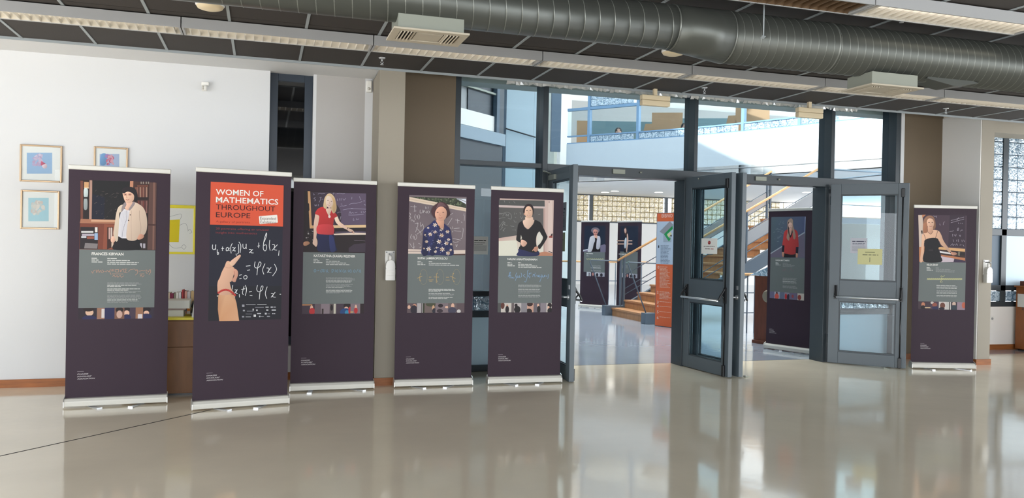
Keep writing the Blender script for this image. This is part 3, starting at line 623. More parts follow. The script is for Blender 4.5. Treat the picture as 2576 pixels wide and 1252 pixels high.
# ---------------------------------------------------------------- banner 2: the title banner
b = Banner((-.549, 7.258), (.256, 7.403), 'purple roll-up title banner with orange headline block above a pointing hand', .6, -.6)
p = Print(b.crop(510, 570, 5.0095), .0498); q = p
LR(p, .125, .755, .735, 1.58, (30, 30, 44)); LR(p, .125, .755, .735, 1.05, (27, 26, 34))
CH = (226, 226, 226)
for pts in ([(125, 225), (122, 270), (140, 290), (160, 270), (165, 225)], [(162, 225), (162, 290)], [(183, 285), (185, 345), (198, 345), (198, 325), (185, 325)], [(235, 275), (268, 275)], [(250, 250), (248, 305)], [(338, 265), (315, 300), (296, 300), (298, 270), (318, 262), (335, 305)], [(372, 210), (352, 260), (358, 335)], [(372, 262), (395, 268), (392, 300), (415, 305)], [(412, 260), (375, 308)], [(418, 340), (424, 365)], [(455, 190), (480, 240), (470, 330)], [(450, 220), (452, 320), (432, 345)], [(505, 215), (508, 260), (525, 275), (545, 255), (548, 215)], [(546, 215), (548, 280)], [(582, 285), (612, 290), (606, 325), (640, 330)], [(632, 285), (585, 330)], [(688, 245), (720, 240)], [(706, 200), (704, 268)], [(802, 75), (775, 160), (762, 270), (785, 305), (805, 275), (800, 230), (770, 235)], [(802, 75), (805, 110), (775, 190)], [(845, 165), (838, 240), (850, 300)], [(875, 225), (905, 230), (900, 285), (935, 295)], [(942, 225), (872, 300)], [(962, 300), (955, 365)],
    [(545, 497), (600, 490)], [(558, 550), (595, 543)], [(660, 440), (652, 500), (680, 520), (720, 500), (735, 460), (715, 445), (695, 500), (682, 610)], [(785, 465), (755, 540), (770, 600)], [(805, 520), (835, 525), (830, 570), (865, 580)], [(862, 510), (812, 580)], [(902, 470), (930, 540), (880, 620)],
    [(460, 612), (492, 604)], [(462, 656), (490, 650)], [(545, 612), (518, 625), (522, 655), (550, 655), (558, 625), (535, 612)],
    [(378, 735), (370, 790)], [(402, 795), (425, 800), (420, 835), (440, 840)], [(438, 790), (400, 838)], [(460, 850), (463, 890)], [(520, 750), (500, 830), (512, 855)], [(485, 790), (535, 780)], [(535, 735), (552, 790), (535, 870)], [(582, 822), (618, 815)], [(592, 865), (625, 868)], [(690, 735), (680, 790), (705, 820), (745, 800), (760, 755), (740, 750), (722, 820), (712, 915)], [(812, 755), (788, 840), (808, 905)], [(860, 840), (888, 845), (882, 880), (918, 888)], [(912, 825), (860, 890)], [(968, 850), (985, 850)]): q.line(pts, 8, CH)
q.poly([(196, 860), (300, 830), (395, 860), (425, 960), (458, 1185), (208, 1188), (190, 1040)], [(204, 152, 112), (214, 166, 128), (196, 140, 104), (206, 154, 116), (214, 162, 124), (206, 150, 108), (190, 136, 98)])
q.blob([(184, 760), (190, 690), (215, 640), (240, 570), (275, 500), (300, 440), (330, 432), (350, 455), (375, 500), (400, 530), (385, 620), (360, 690), (340, 700), (360, 780), (385, 830), (300, 860), (200, 850)], (216, 168, 140)); q.blob([(345, 440), (440, 365), (470, 352), (478, 372), (440, 425), (385, 490), (350, 480)], (222, 178, 152))
q.blob([(395, 530), (435, 550), (445, 600), (425, 660), (410, 695), (378, 690), (368, 665), (395, 620), (385, 580)], (206, 150, 126)); q.line([(395, 560), (402, 610), (372, 665)], 5, (150, 100, 84)); q.line([(300, 470), (335, 460), (380, 492)], 5, (222, 206, 160)); q.line([(275, 505), (330, 520), (370, 500)], 4, (190, 140, 116))
for i in range(10):
    t = i/9; x = lerp(200, 405, t); y = 845-60*math.sin(math.pi*min(1, t*.9+.08))+t*18; q.ell(x, y, 17, 13, (176, 44, 40), -.5+t*1.4); q.ell(x-4, y-4, 6, 4, (214, 84, 76), -.5)
q.ell(186, 872, 8, 8, (196, 190, 180)); q.ell(400, 884, 8, 7, (196, 190, 180))
for (x, y, w, h) in ((495, 980, 30, 30), (545, 978, 120, 6), (685, 976, 118, 6), (660, 1012, 110, 5), (790, 1008, 40, 9), (855, 1005, 28, 14), (890, 1008, 30, 8), (505, 1045, 26, 20), (555, 1060, 85, 5), (628, 1032, 14, 24), (672, 1042, 20, 20), (800, 1042, 26, 16), (868, 1042, 54, 16), (540, 1096, 80, 5), (684, 1086, 50, 14), (782, 1084, 24, 22), (815, 1094, 30, 4), (876, 1088, 14, 12), (898, 1088, 14, 12), (494, 1124, 28, 18), (540, 1132, 66, 6), (640, 1106, 30, 28), (708, 1120, 18, 18), (730, 1130, 38, 4), (808, 1122, 38, 14)): q.rect(x, y, x+w, y+h, random.choice([(186, 186, 190), (150, 150, 156), (206, 206, 206)]))
p.build('portrait_print', b.r)
p = Print(b.crop(520, 450, 8.348), .0478); LR(p, .125, 1.578, .736, 1.943, (214, 84, 54))
p.poly([(1095, 790), (1110, 780), (1470, 752), (1480, 765), (1494, 905), (1482, 918), (1120, 948), (1108, 940)], (238, 232, 224))
hb = p.build('headline_block', b.r)
for a_ in (('WOMEN OF', 190, 325, 1190, 122, (240, 234, 226), .012),
    ('MATHEMATICS', 192, 488, 1502, 122, (240, 234, 226), .012),
    ('THROUGHOUT', 192, 638, 1438, 112, (62, 20, 20), .004),
    ('EUROPE', 192, 800, 915, 112, (62, 20, 20), .004),
    ('A gallery of portraits', 190, 912, 910, 46, (150, 50, 36)),
    ('Expanded', 1120, 852, 1452, 62, (110, 92, 92)),
    ('Exhibition', 1126, 930, 1462, 62, (110, 92, 92)),
    ('20 portraits offering an unusual', 190, 1058, 1296, 44, (140, 58, 62)),
    ('insight into mathematics', 190, 1142, 1055, 44, (140, 58, 62)),
    ):
    pn = Print(b.crop(520, 450, 8.348), .0472); T(pn, *a_); pn.build('headline_line', hb)

logo(b, 519, 957, 1)
# ---------------------------------------------------------------- banner 3: red top portrait
b = Banner((.267, 7.984), (1.075, 8.001), 'purple roll-up banner with portrait in red top and navy skirt', -.15, .65)
s0, s1 = base_panels(b, .107)
p = Print(b.crop(755, 470, 7.367), .0498); q = p
LR(p, s0, PH[0], s1, PH[1], (42, 32, 34))
q.poly([(190, 90), (1222, 120), (1218, 705), (215, 720)], [(58, 46, 56), (96, 80, 100), (100, 84, 106), (60, 48, 56)]); q.poly([(640, 110), (1222, 124), (1218, 700), (640, 700)], (98, 82, 104)); q.blob([(660, 330), (730, 400), (760, 520), (740, 690), (640, 690), (620, 500)], (60, 48, 58))
q.poly([(140, 76), (186, 80), (216, 712), (212, 768), (178, 765), (160, 450), (172, 430), (166, 310), (148, 300)], (214, 164, 116)); q.poly([(205, 715), (1220, 700), (1220, 752), (180, 768)], (232, 196, 150)); q.poly([(215, 722), (250, 722), (250, 765), (180, 766)], (214, 164, 116))
q.poly([(620, 762), (1218, 752), (1214, 850), (620, 850)], (40, 30, 34)); q.poly([(650, 830), (1100, 820), (1214, 826), (1214, 850), (650, 850)], (84, 72, 92)); q.poly([(620, 868), (1000, 845), (1216, 852), (1216, 885), (625, 892)], (236, 214, 196)); q.poly([(900, 1130), (1000, 1060), (1212, 1040), (1208, 1210), (900, 1205)], (66, 54, 66)); q.poly([(1000, 980), (1205, 996), (1205, 1004), (1000, 990)], (110, 96, 108))
CK = (178, 170, 190)
for pts in ([(240, 125), (262, 140), (250, 150)], [(330, 135), (370, 115), (400, 130), (465, 118)], [(600, 120), (630, 110), (615, 140)], [(680, 130), (730, 115), (790, 130), (830, 120)], [(285, 195), (255, 215), (290, 240), (262, 262)], [(360, 195), (400, 192)], [(380, 195), (370, 250), (350, 285)], [(395, 225), (430, 230)], [(270, 325), (280, 355), (300, 330), (310, 355)], [(335, 315), (340, 355)], [(690, 215), (688, 250), (705, 240)], [(730, 210), (728, 250)], [(760, 210), (758, 252)], [(790, 215), (815, 245), (845, 205)], [(755, 315), (780, 318)], [(740, 360), (780, 350), (800, 355), (860, 340)], [(960, 185), (955, 230)], [(1100, 175), (1115, 225), (1130, 240)], [(905, 330), (960, 305), (1060, 300), (1150, 270)], [(1175, 255), (1190, 250), (1180, 275)], [(790, 425), (930, 405), (1220, 412)], [(940, 395), (985, 402)], [(905, 500), (925, 455), (940, 490), (975, 470), (990, 490)], [(1010, 480), (1060, 470)], [(1135, 450), (1130, 475), (1150, 480)], [(1165, 450), (1185, 475), (1215, 450)], [(895, 520), (1010, 520), (1180, 505)], [(690, 485), (720, 465), (760, 470)], [(990, 580), (985, 620), (1010, 610)], [(1050, 580), (1045, 610), (1090, 590)], [(755, 545), (740, 610)], [(1185, 330), (1200, 320), (1205, 345)]): q.line(pts, 6, CK)
for i in range(14): x, y = random.uniform(75, 240), random.uniform(800, 990); q.ell(x, y, random.uniform(4, 16), random.uniform(5, 16), random.choice([(120, 110, 112), (170, 162, 160), (84, 70, 70)]))
q.blob([(70, 1020), (150, 1010), (178, 1045), (120, 1085), (64, 1080)], (176, 128, 100))
q.blob([(320, 855), (610, 870), (640, 1000), (662, 1100), (664, 1190), (340, 1190), (330, 1000)], (36, 38, 72)); q.blob([(540, 900), (610, 920), (645, 1060), (652, 1185), (560, 1185)], (48, 54, 100))
q.blob([(290, 490), (345, 500), (355, 560), (345, 640), (320, 760), (308, 860), (300, 940), (318, 990), (320, 1060), (296, 1108), (268, 1085), (232, 1045), (245, 960), (250, 840), (252, 700), (268, 580)], SKL)
q.blob([(640, 560), (690, 545), (735, 640), (820, 710), (880, 755), (960, 790), (1000, 830), (1005, 862), (970, 858), (960, 830), (920, 830), (860, 790), (760, 740), (690, 690), (650, 630)], SKL); q.line([(888, 748), (872, 785)], 12, (56, 40, 50), False); q.ell(968, 835, 12, 10, (110, 40, 40))
q.blob([(350, 390), (440, 370), (530, 420), (580, 420), (640, 470), (690, 540), (635, 580), (612, 700), (620, 800), (622, 870), (560, 885), (440, 880), (312, 855), (325, 730), (345, 620), (350, 535), (280, 500), (300, 440)], (196, 52, 52)); q.blob([(320, 720), (470, 690), (612, 720), (622, 865), (540, 882), (420, 878), (314, 852)], (208, 66, 70))
q.blob([(480, 410), (580, 400), (555, 500), (535, 540), (505, 490)], SKL); q.ell(543, 548, 22, 27, (240, 226, 220))
q.blob([(520, 125), (580, 130), (635, 190), (660, 280), (675, 370), (665, 440), (625, 490), (590, 460), (570, 380), (500, 370), (490, 410), (445, 390), (430, 350), (440, 270), (460, 190)], (222, 192, 150)); q.blob([(475, 240), (500, 175), (560, 180), (600, 240), (610, 310), (580, 370), (540, 390), (500, 360), (478, 300)], (244, 212, 192))
q.blob([(590, 200), (640, 230), (662, 330), (650, 430), (620, 470), (600, 380), (615, 300)], (206, 168, 120)); q.ell(515, 248, 13, 6, (120, 92, 84)); q.ell(580, 268, 13, 6, (120, 92, 84)); q.line([(548, 270), (540, 305), (555, 308)], 6, (214, 170, 150)); q.line([(508, 322), (535, 340), (562, 330)], 9, (200, 96, 96)); q.line([(512, 328), (536, 336), (556, 332)], 4, (244, 236, 230))
p.build('portrait_print', b.r)
p = Print(b.crop(750, 630, 7.367), .0492)
pn = Print(p.mp, .0494); T(pn, 'KATARZYNA (KASIA) REJZNER', 290, 116, 1058, 46, INKW, .022); pn.build('name_lettering', b.ip)
for y, w in ((168, 80), (198, 110), (228, 165)): WD(p, 284, y, 284+w, 15, TXT[1])
for y, w in ((172, 65), (202, 255), (234, 380), (264, 445)): WD(p, 514, y, 514+w, 13, TXT[1])
C3 = (120, 156, 176)
for pts in ([(325, 345), (295, 365), (300, 395), (325, 390), (330, 365), (300, 350)], [(345, 372), (385, 370), (375, 360)], [(480, 345), (430, 400), (415, 375), (450, 350), (475, 400)], [(500, 345), (490, 400)], [(545, 350), (515, 375), (535, 400), (550, 365)], [(555, 395), (560, 415)], [(625, 355), (625, 410)], [(620, 350), (660, 360), (628, 410)], [(690, 350), (685, 400)], [(735, 350), (705, 380), (735, 400), (738, 360)], [(760, 350), (800, 400)], [(805, 350), (765, 400)], [(850, 350), (825, 380), (855, 405), (870, 360), (890, 410)], [(900, 378), (920, 376)], [(940, 350), (930, 400)], [(975, 350), (950, 385), (985, 400), (980, 355)], [(1050, 350), (1025, 380), (1045, 405), (1065, 365)], [(1110, 345), (1075, 405)], [(1150, 350), (1125, 385), (1160, 400), (1150, 360)]): p.line(pts, 8, C3)
paragraphs(p, 514, 1055, [(508, .88, 0), (527, .98, 0), (547, .99, 0), (567, .88, 1), (588, .84, 1), (630, .92, 0), (649, .8, 0), (668, .87, 0), (690, .6, 1), (728, .85, 0), (747, .9, 1), (770, .88, 1), (788, .46, 0)], 11, TXT)
p.build('lettering', b.ip)
RD = (186, 50, 52)
strip(b, s0, s1, [(.2, (70, 56, 66), [('r', .4, .9, .4, .06, (196, 140, 96)), ('e', .75, .6, .12, .25, SK), ('e', .8, .25, .25, .35, RD)]), (.1, (104, 90, 96), []), (.14, (140, 124, 130), [('r', .2, .2, .1, .3, (60, 46, 46))]), (.11, (96, 84, 84), [('e', .3, .6, .2, .3, (40, 32, 34)), ('r', .75, .5, .15, .5, (206, 198, 180))]), (.23, (72, 58, 70), [('e', .75, .8, .25, .3, (40, 30, 32)), ('e', .7, .5, .15, .2, SK), ('e', .65, .15, .4, .4, (40, 70, 120)), ('e', .75, .1, .15, .25, (60, 140, 176)), ('e', .95, .3, .1, .4, RD)]), (.16, (130, 114, 120), [('e', .55, .6, .12, .3, SK), ('e', .55, .3, .2, .3, RD), ('r', .15, .15, .15, .06, (206, 170, 110))]), (.06, (46, 34, 36), [])])
logo(b, 757, 917, 1)
# ---------------------------------------------------------------- banner 4: flowered shirt portrait
b = Banner((1.276, 8.029), (2.092, 8.013), 'purple roll-up banner with portrait in dark blue flowered shirt', .6, -.65)
s0, s1 = base_panels(b, .124)
p = Print(b.crop(1020, 485, 7.588), .0498); q = p
LR(p, s0, PH[0], s1, PH[1], (122, 108, 112)); q.poly([(72, 155), (1155, 350), (1140, 1100), (52, 1080)], [(112, 98, 104), (128, 114, 118), (120, 106, 110), (128, 114, 116)])
q.poly([(78, 70), (1158, 108), (1156, 290), (76, 75)], (62, 66, 52))
for i in range(90):
    x = random.uniform(190, 1150); y = lerp(random.uniform(80, 108), 100+(x-78)*.17, random.random()*.95); q.ell(x, max(y, 92+x*.02), random.uniform(8, 26), random.uniform(8, 20), random.choice([(88, 98, 72), (50, 54, 44), (110, 120, 92), (72, 82, 62)]), random.uniform(0, 3))
q.poly([(965, 108), (1158, 112), (1156, 215), (1060, 160)], (226, 230, 240)); q.line([(1000, 125), (1060, 130), (1150, 170)], 12, (120, 120, 116))
q.poly([(74, 76), (1157, 290), (1155, 355), (72, 158)], (226, 204, 182)); q.poly([(74, 110), (1157, 318), (1156, 326), (73, 124)], (206, 180, 156))
q.poly([(52, 1072), (330, 1080), (328, 1162), (50, 1158)], (222, 202, 188)); q.poly([(880, 1095), (1142, 1090), (1140, 1160), (890, 1165)], (222, 202, 188)); q.rect(52, 1106, 325, 1118, (150, 132, 126)); q.poly([(900, 1168), (1138, 1163), (1138, 1188), (900, 1188)], (84, 62, 56))
CW = (206, 198, 198)
for pts in ([(95, 265), (130, 258)], [(135, 268), (210, 268)], [(172, 230), (175, 345)], [(160, 350), (205, 345)], [(280, 320), (278, 382), (315, 380)], [(330, 320), (322, 380)], [(345, 335), (340, 385)], [(345, 335), (365, 345), (345, 362)], [(400, 345), (385, 375), (415, 380), (418, 345)], [(440, 340), (460, 365), (440, 390)], [(385, 260), (385, 300), (405, 280)], [(430, 260), (430, 300)], [(70, 380), (95, 400), (85, 430)], [(190, 410), (172, 460), (195, 510)], [(250, 410), (272, 455), (250, 505)], [(210, 445), (225, 430), (232, 460), (212, 458)], [(230, 450), (230, 490)], [(70, 440), (100, 470), (75, 500)], [(105, 500), (110, 540)], [(125, 510), (150, 540), (165, 530), (162, 560)], [(175, 590), (255, 575)], [(220, 560), (235, 620), (190, 750)], [(285, 560), (290, 640), (330, 590)], [(330, 600), (340, 690), (215, 790)], [(200, 660), (290, 760), (295, 810)], [(120, 790), (95, 840), (110, 880)], [(190, 790), (215, 840), (190, 895)], [(135, 840), (155, 820), (170, 850), (140, 860)], [(165, 850), (168, 890)], [(155, 950), (158, 1070)], [(130, 1040), (180, 1030)], [(80, 960), (120, 1030)], [(890, 480), (805, 610)], [(850, 420), (905, 385)], [(1120, 390), (1115, 430), (1135, 440)], [(1125, 450), (1120, 530)], [(950, 515), (1030, 530)], [(990, 495), (995, 580)], [(1060, 550), (1080, 570)], [(850, 660), (875, 690)], [(900, 640), (895, 685)], [(920, 680), (1030, 670)], [(930, 720), (1060, 735)], [(1095, 670), (1100, 720), (1080, 850), (1050, 880)], [(900, 870), (960, 880), (1050, 900)], [(905, 930), (950, 940), (1010, 930)], [(960, 980), (970, 1030), (990, 985)], [(890, 750), (910, 720)], [(245, 960), (290, 980)], [(270, 1040), (300, 1030)]): q.line(pts, 7, CW)
q.blob([(600, 500), (720, 500), (735, 600), (720, 690), (690, 700), (640, 640), (590, 560)], (214, 160, 134))
q.blob([(560, 525), (480, 590), (400, 650), (350, 700), (335, 820), (325, 1000), (318, 1172), (610, 1184), (902, 1188), (895, 1000), (880, 840), (850, 690), (790, 630), (735, 590), (740, 680), (700, 715), (640, 640)], (44, 46, 92)); q.blob([(340, 800), (400, 760), (430, 1000), (420, 1172), (322, 1172)], (36, 36, 70)); q.blob([(590, 740), (620, 900), (560, 1170), (470, 1170), (520, 960)], (34, 36, 72))
FLW = [(560, 610, 46), (470, 790, 44), (560, 745, 38), (690, 810, 48), (640, 930, 50), (780, 960, 46), (800, 740, 40), (440, 1070, 50), (700, 1075, 52), (810, 1150, 46), (570, 1120, 32), (400, 930, 34), (680, 700, 36), (820, 890, 34), (590, 1045, 22), (860, 1090, 30), (430, 665, 26), (370, 800, 22), (870, 980, 26), (350, 1060, 20)]
for x, y, r in FLW:
    for k in range(6):
        t = k*math.pi/3+x; q.ell(x+r*.55*math.cos(t), y+r*.5*math.sin(t), r*.42, r*.2, random.choice([(226, 206, 190), (206, 176, 150), (236, 222, 212)]), t)
    q.ell(x, y, r*.22, r*.2, (166, 110, 70))
for i in range(40): x, y = random.uniform(370, 860), random.uniform(720, 1150); q.ell(x, y, 10, 4, random.choice([(150, 150, 186), (206, 196, 200), (90, 100, 150)]), random.uniform(0, 3))
q.line([(640, 630), (650, 680), (705, 712)], 12, (56, 34, 34))
q.blob([(560, 370), (600, 290), (700, 260), (770, 320), (785, 420), (740, 510), (660, 540), (590, 500), (560, 440)], (224, 168, 142)); q.blob([(640, 180), (740, 185), (810, 250), (835, 330), (848, 410), (790, 470), (770, 480), (785, 400), (770, 320), (700, 262), (620, 280), (570, 350), (560, 420), (575, 480), (530, 450), (490, 360), (530, 260)], (74, 46, 50)); q.blob([(640, 185), (720, 200), (780, 270), (720, 255), (640, 262), (580, 300)], (110, 78, 82))
q.ell(610, 372, 20, 8, (104, 70, 66)); q.ell(718, 372, 20, 8, (104, 70, 66)); q.line([(660, 380), (648, 425), (672, 430)], 7, (190, 130, 108)); q.line([(630, 472), (665, 482), (700, 468)], 10, (180, 96, 90))
p.build('portrait_print', b.r)
p = Print(b.crop(1010, 635, 7.589), .0492)
pn = Print(p.mp, .0494); T(pn, 'SOFIA LAMBROPOULOU', 306, 124, 878, 42, INKW, .022); pn.build('name_lettering', b.ip)
for y, w in ((176, 75), (206, 105), (236, 150)): WD(p, 304, y, 304+w, 15, TXT[1])
for y, w in ((182, 65), (212, 425), (244, 580)): WD(p, 520, y, 520+w, 14, TXT[1])
C4 = (196, 166, 112)
for cx in (420, 735, 1050): p.line([(cx+70*math.cos(t), 465+146*math.sin(t)) for t in [2*math.pi*k/26 for k in range(27)]], 5, (150, 142, 116))
for pts in ([(300, 490), (395, 450)], [(350, 440), (348, 540)], [(370, 400), (350, 420)], [(360, 550), (372, 530)], [(615, 465), (715, 468)], [(665, 400), (665, 580)], [(690, 390), (680, 405)], [(680, 540), (690, 550)], [(930, 450), (1030, 495)], [(985, 390), (975, 520)], [(1000, 395), (990, 410)], [(985, 530), (1000, 555), (1010, 540)], [(525, 468), (570, 468)], [(515, 520), (610, 518)], [(530, 545), (590, 545)], [(850, 470), (905, 470)], [(840, 525), (920, 525)]): p.line(pts, 9, C4)
paragraphs(p, 516, 1020, [(704, .96, 1), (724, .99, 1), (744, .45, 1), (782, .82, 1), (800, .96, 0), (818, .94, 0), (860, .91, 1), (882, .72, 1)], 12, TXT)
p.build('lettering', b.ip)
strip(b, s0, s1, [(.17, (96, 80, 84), [('e', .75, .7, .2, .25, SK2), ('e', .7, .3, .35, .5, (46, 40, 50)), ('e', .2, .6, .15, .2, SK)]), (.10, (176, 168, 168), [('r', .8, .5, .08, .5, (90, 84, 84))]), (.03, (56, 60, 44), []), (.19, (112, 96, 92), [('e', .6, .9, .5, .25, (74, 76, 56)), ('e', .8, .5, .12, .3, (206, 164, 128)), ('e', .9, .2, .2, .3, (46, 44, 56))]), (.22, (128, 112, 116), [('e', .4, .75, .2, .2, (46, 34, 40)), ('e', .35, .2, .25, .2, (60, 48, 56)), ('e', .9, .6, .15, .12, SK)]), (.15, (110, 96, 96), [('e', .55, .7, .2, .3, SK), ('e', .5, .25, .5, .35, (70, 66, 84))]), (.14, (96, 80, 84), [('e', .3, .15, .25, .2, (210, 204, 200))])])
logo(b, 1021, 913, 1)
# ---------------------------------------------------------------- banner 5: black sweater portrait
b = Banner((2.249, 8.031), (3.055, 8.001), 'purple roll-up banner with portrait in black V-neck sweater before a blackboard', .55, -.6)
s0, s1 = base_panels(b, .102)
p = Print(b.crop(1245, 495, 8.075), .0498); q = p
LR(p, s0, PH[0], s1, PH[1], (206, 178, 168)); q.poly([(80, 60), (1010, 72), (1012, 195), (80, 170)], (84, 84, 82)); q.poly([(80, 168), (1020, 195), (1020, 228), (80, 210)], (206, 186, 182)); q.poly([(80, 212), (985, 235), (985, 700), (450, 780), (78, 838)], [(88, 86, 84), (100, 96, 94), (96, 92, 90), (88, 86, 84), (84, 84, 82)])
q.poly([(78, 840), (450, 785), (985, 700), (990, 1198), (76, 1198)], [(206, 170, 160), (214, 190, 176), (226, 210, 196), (226, 214, 196), (230, 226, 206)]); q.poly([(78, 900), (440, 880), (470, 1198), (78, 1198)], (228, 224, 206)); q.poly([(850, 700), (985, 690), (985, 1110), (860, 1130)], (226, 220, 206))
q.poly([(985, 235), (1025, 230), (1020, 1140), (985, 1130)], (190, 160, 150)); q.poly([(1020, 72), (1168, 72), (1168, 1180), (1020, 1150)], (210, 182, 172)); q.poly([(1085, 72), (1168, 72), (1168, 770), (1095, 800), (1090, 1110), (1068, 1110)], (222, 198, 188)); q.rect(1095, 90, 1108, 120, (120, 90, 84)); q.poly([(1098, 800), (1168, 770), (1168, 830), (1100, 830)], (150, 70, 62)); q.blob([(1135, 785), (1150, 750), (1168, 745), (1168, 785)], (40, 30, 30)); q.poly([(1100, 830), (1166, 830), (1166, 1130), (1095, 1100)], (226, 204, 194)); q.poly([(1088, 1095), (1168, 1130), (1168, 1145), (1088, 1112)], (60, 46, 44)); q.poly([(862, 1140), (1020, 1110), (1168, 1150), (1168, 1198), (862, 1198)], (190, 132, 104))
CK = (150, 148, 146)
for pts in ([(85, 330), (160, 335), (250, 310), (320, 350), (340, 410), (320, 450), (260, 430)], [(80, 350), (150, 350)], [(155, 390), (190, 345), (230, 340)], [(215, 380), (240, 350), (235, 395)], [(250, 385), (280, 350), (265, 390), (285, 385)], [(80, 445), (150, 425), (210, 420)], [(85, 610), (175, 490), (150, 580)], [(130, 620), (200, 510), (195, 570)], [(190, 560), (230, 575), (260, 570)], [(110, 670), (165, 610)], [(160, 690), (210, 630)], [(160, 670), (190, 700)], [(400, 320), (395, 360)], [(430, 330), (440, 350)], [(500, 320), (530, 330), (510, 360)], [(405, 410), (430, 420)], [(520, 390), (540, 440), (560, 400)], [(385, 470), (400, 510), (440, 510)], [(320, 570), (335, 610)], [(345, 595), (390, 600)], [(360, 670), (375, 672)], [(410, 650), (412, 690)], [(880, 360), (920, 355)], [(185, 70), (200, 110)], [(290, 100), (300, 120)], [(380, 90), (410, 130)]): q.line(pts, 6, CK)
q.blob([(490, 1050), (660, 1080), (870, 1090), (866, 1196), (464, 1196), (475, 1110)], (42, 44, 84))
q.blob([(560, 490), (490, 530), (462, 600), (450, 720), (432, 860), (460, 900), (515, 930), (520, 980), (490, 1050), (620, 1090), (760, 1130), (870, 1110), (850, 1020), (835, 900), (850, 780), (900, 705), (940, 760), (975, 830), (930, 930), (870, 1000), (905, 1060), (960, 1000), (1062, 830), (1050, 770), (1000, 660), (950, 560), (910, 510), (810, 470), (790, 540), (670, 655), (610, 620), (575, 560)], (30, 26, 28)); q.poly([(528, 770), (548, 830), (535, 872), (518, 860)], (214, 206, 190))
q.blob([(620, 410), (760, 410), (775, 460), (800, 480), (760, 570), (690, 645), (660, 650), (600, 600), (568, 520), (575, 480), (615, 455)], SKL)
q.blob([(530, 880), (570, 870), (630, 905), (652, 940), (620, 990), (575, 1012), (540, 985), (525, 930)], SK); q.line([(570, 910), (600, 930), (580, 960)], 5, SK2); q.blob([(810, 1015), (870, 1010), (878, 1050), (850, 1110), (810, 1110), (790, 1085), (765, 1100), (760, 1085), (790, 1045)], SK2)
q.blob([(600, 260), (640, 190), (720, 185), (765, 260), (765, 350), (735, 420), (680, 435), (630, 405), (605, 330)], (232, 188, 160)); q.blob([(640, 155), (720, 145), (775, 200), (785, 300), (765, 380), (762, 270), (720, 200), (660, 192), (615, 250), (600, 340), (575, 310), (585, 230)], (46, 32, 36)); q.ell(598, 350, 12, 24, (214, 160, 136))
q.ell(650, 278, 20, 8, (90, 64, 60)); q.ell(718, 272, 20, 8, (90, 64, 60)); q.line([(690, 280), (686, 330), (705, 332)], 6, (200, 146, 124)); q.line([(655, 372), (685, 382), (718, 368)], 10, (186, 100, 94)); q.line([(664, 374), (686, 378), (710, 370)], 4, (240, 230, 224))
p.build('portrait_print', b.r)
p = Print(b.crop(1245, 640, 7.825), .0492)
pn = Print(p.mp, .0494); T(pn, 'NALINI ANANTHARAMAN', 248, 108, 832, 40, INKW, .022); pn.build('name_lettering', b.ip)
for y, w in ((166, 78), (198, 98), (228, 145)): WD(p, 246, y, 246+w, 15, TXT[1])
for y, w in ((166, 60), (198, 275), (228, 375), (258, 460)): WD(p, 456, y, 456+w, 14, TXT[1])
C5 = (140, 178, 214)
for pts in ([(258, 435), (300, 370), (305, 345), (288, 360), (282, 465)], [(285, 420), (310, 400), (310, 460), (325, 460)], [(330, 440), (340, 462), (355, 445), (362, 465), (385, 455)], [(430, 355), (408, 410), (415, 450)], [(440, 410), (400, 515)], [(438, 420), (445, 448), (470, 440), (480, 410), (480, 445), (495, 445)], [(512, 360), (528, 405), (510, 450)], [(595, 385), (560, 415), (600, 450)], [(660, 305), (640, 330), (635, 440), (605, 535), (580, 525)], [(665, 370), (720, 365)], [(690, 368), (660, 430), (700, 440)], [(680, 440), (682, 465)], [(740, 440), (765, 385), (790, 445)], [(745, 400), (790, 385)], [(785, 360), (795, 375)], [(815, 400), (808, 430)], [(830, 440), (850, 405), (860, 440), (845, 420)], [(880, 400), (870, 440), (900, 435), (915, 390)], [(935, 400), (880, 540)], [(930, 420), (940, 445), (965, 435), (972, 405), (975, 440)], [(990, 400), (985, 430)], [(1000, 430), (1025, 415), (1020, 440)], [(1045, 385), (1055, 420), (1035, 475)]): p.line(pts, 7, C5)
paragraphs(p, 456, 915, [(602, .9, 0), (622, .99, 1), (642, .9, 0), (684, .93, 1), (704, .9, 0), (722, .97, 0), (742, .92, 0), (762, .5, 0), (804, .93, 1), (824, .95, 0), (844, .88, 0)], 11, TXT)
p.build('lettering', b.ip)
WH = (206, 196, 186)
strip(b, s0, s1, [(.06, (84, 84, 82), []), (.19, WH, [('e', .15, .75, .2, .4, (96, 54, 44)), ('e', .6, .65, .1, .2, SK2), ('e', .6, .3, .18, .4, (36, 28, 30))]), (.05, (110, 98, 98), []), (.24, (190, 180, 178), [('r', .8, .5, .25, .5, (140, 134, 138)), ('e', .15, .75, .12, .2, (40, 30, 32)), ('e', .25, .3, .25, .4, (34, 28, 30))]), (.12, (206, 160, 140), [('e', .4, .9, .5, .25, (60, 36, 34)), ('e', .3, .1, .5, .3, (40, 30, 30))]), (.13, (112, 102, 108), [('e', .65, .75, .15, .2, SK), ('e', .75, .3, .25, .4, (34, 28, 30))]), (.11, (140, 130, 136), []), (.10, WH, [('e', .6, .75, .4, .3, (40, 30, 32)), ('e', .4, .5, .2, .2, SK), ('e', .7, .15, .5, .35, (34, 28, 30))])])
logo(b, 1253, 907, 1)
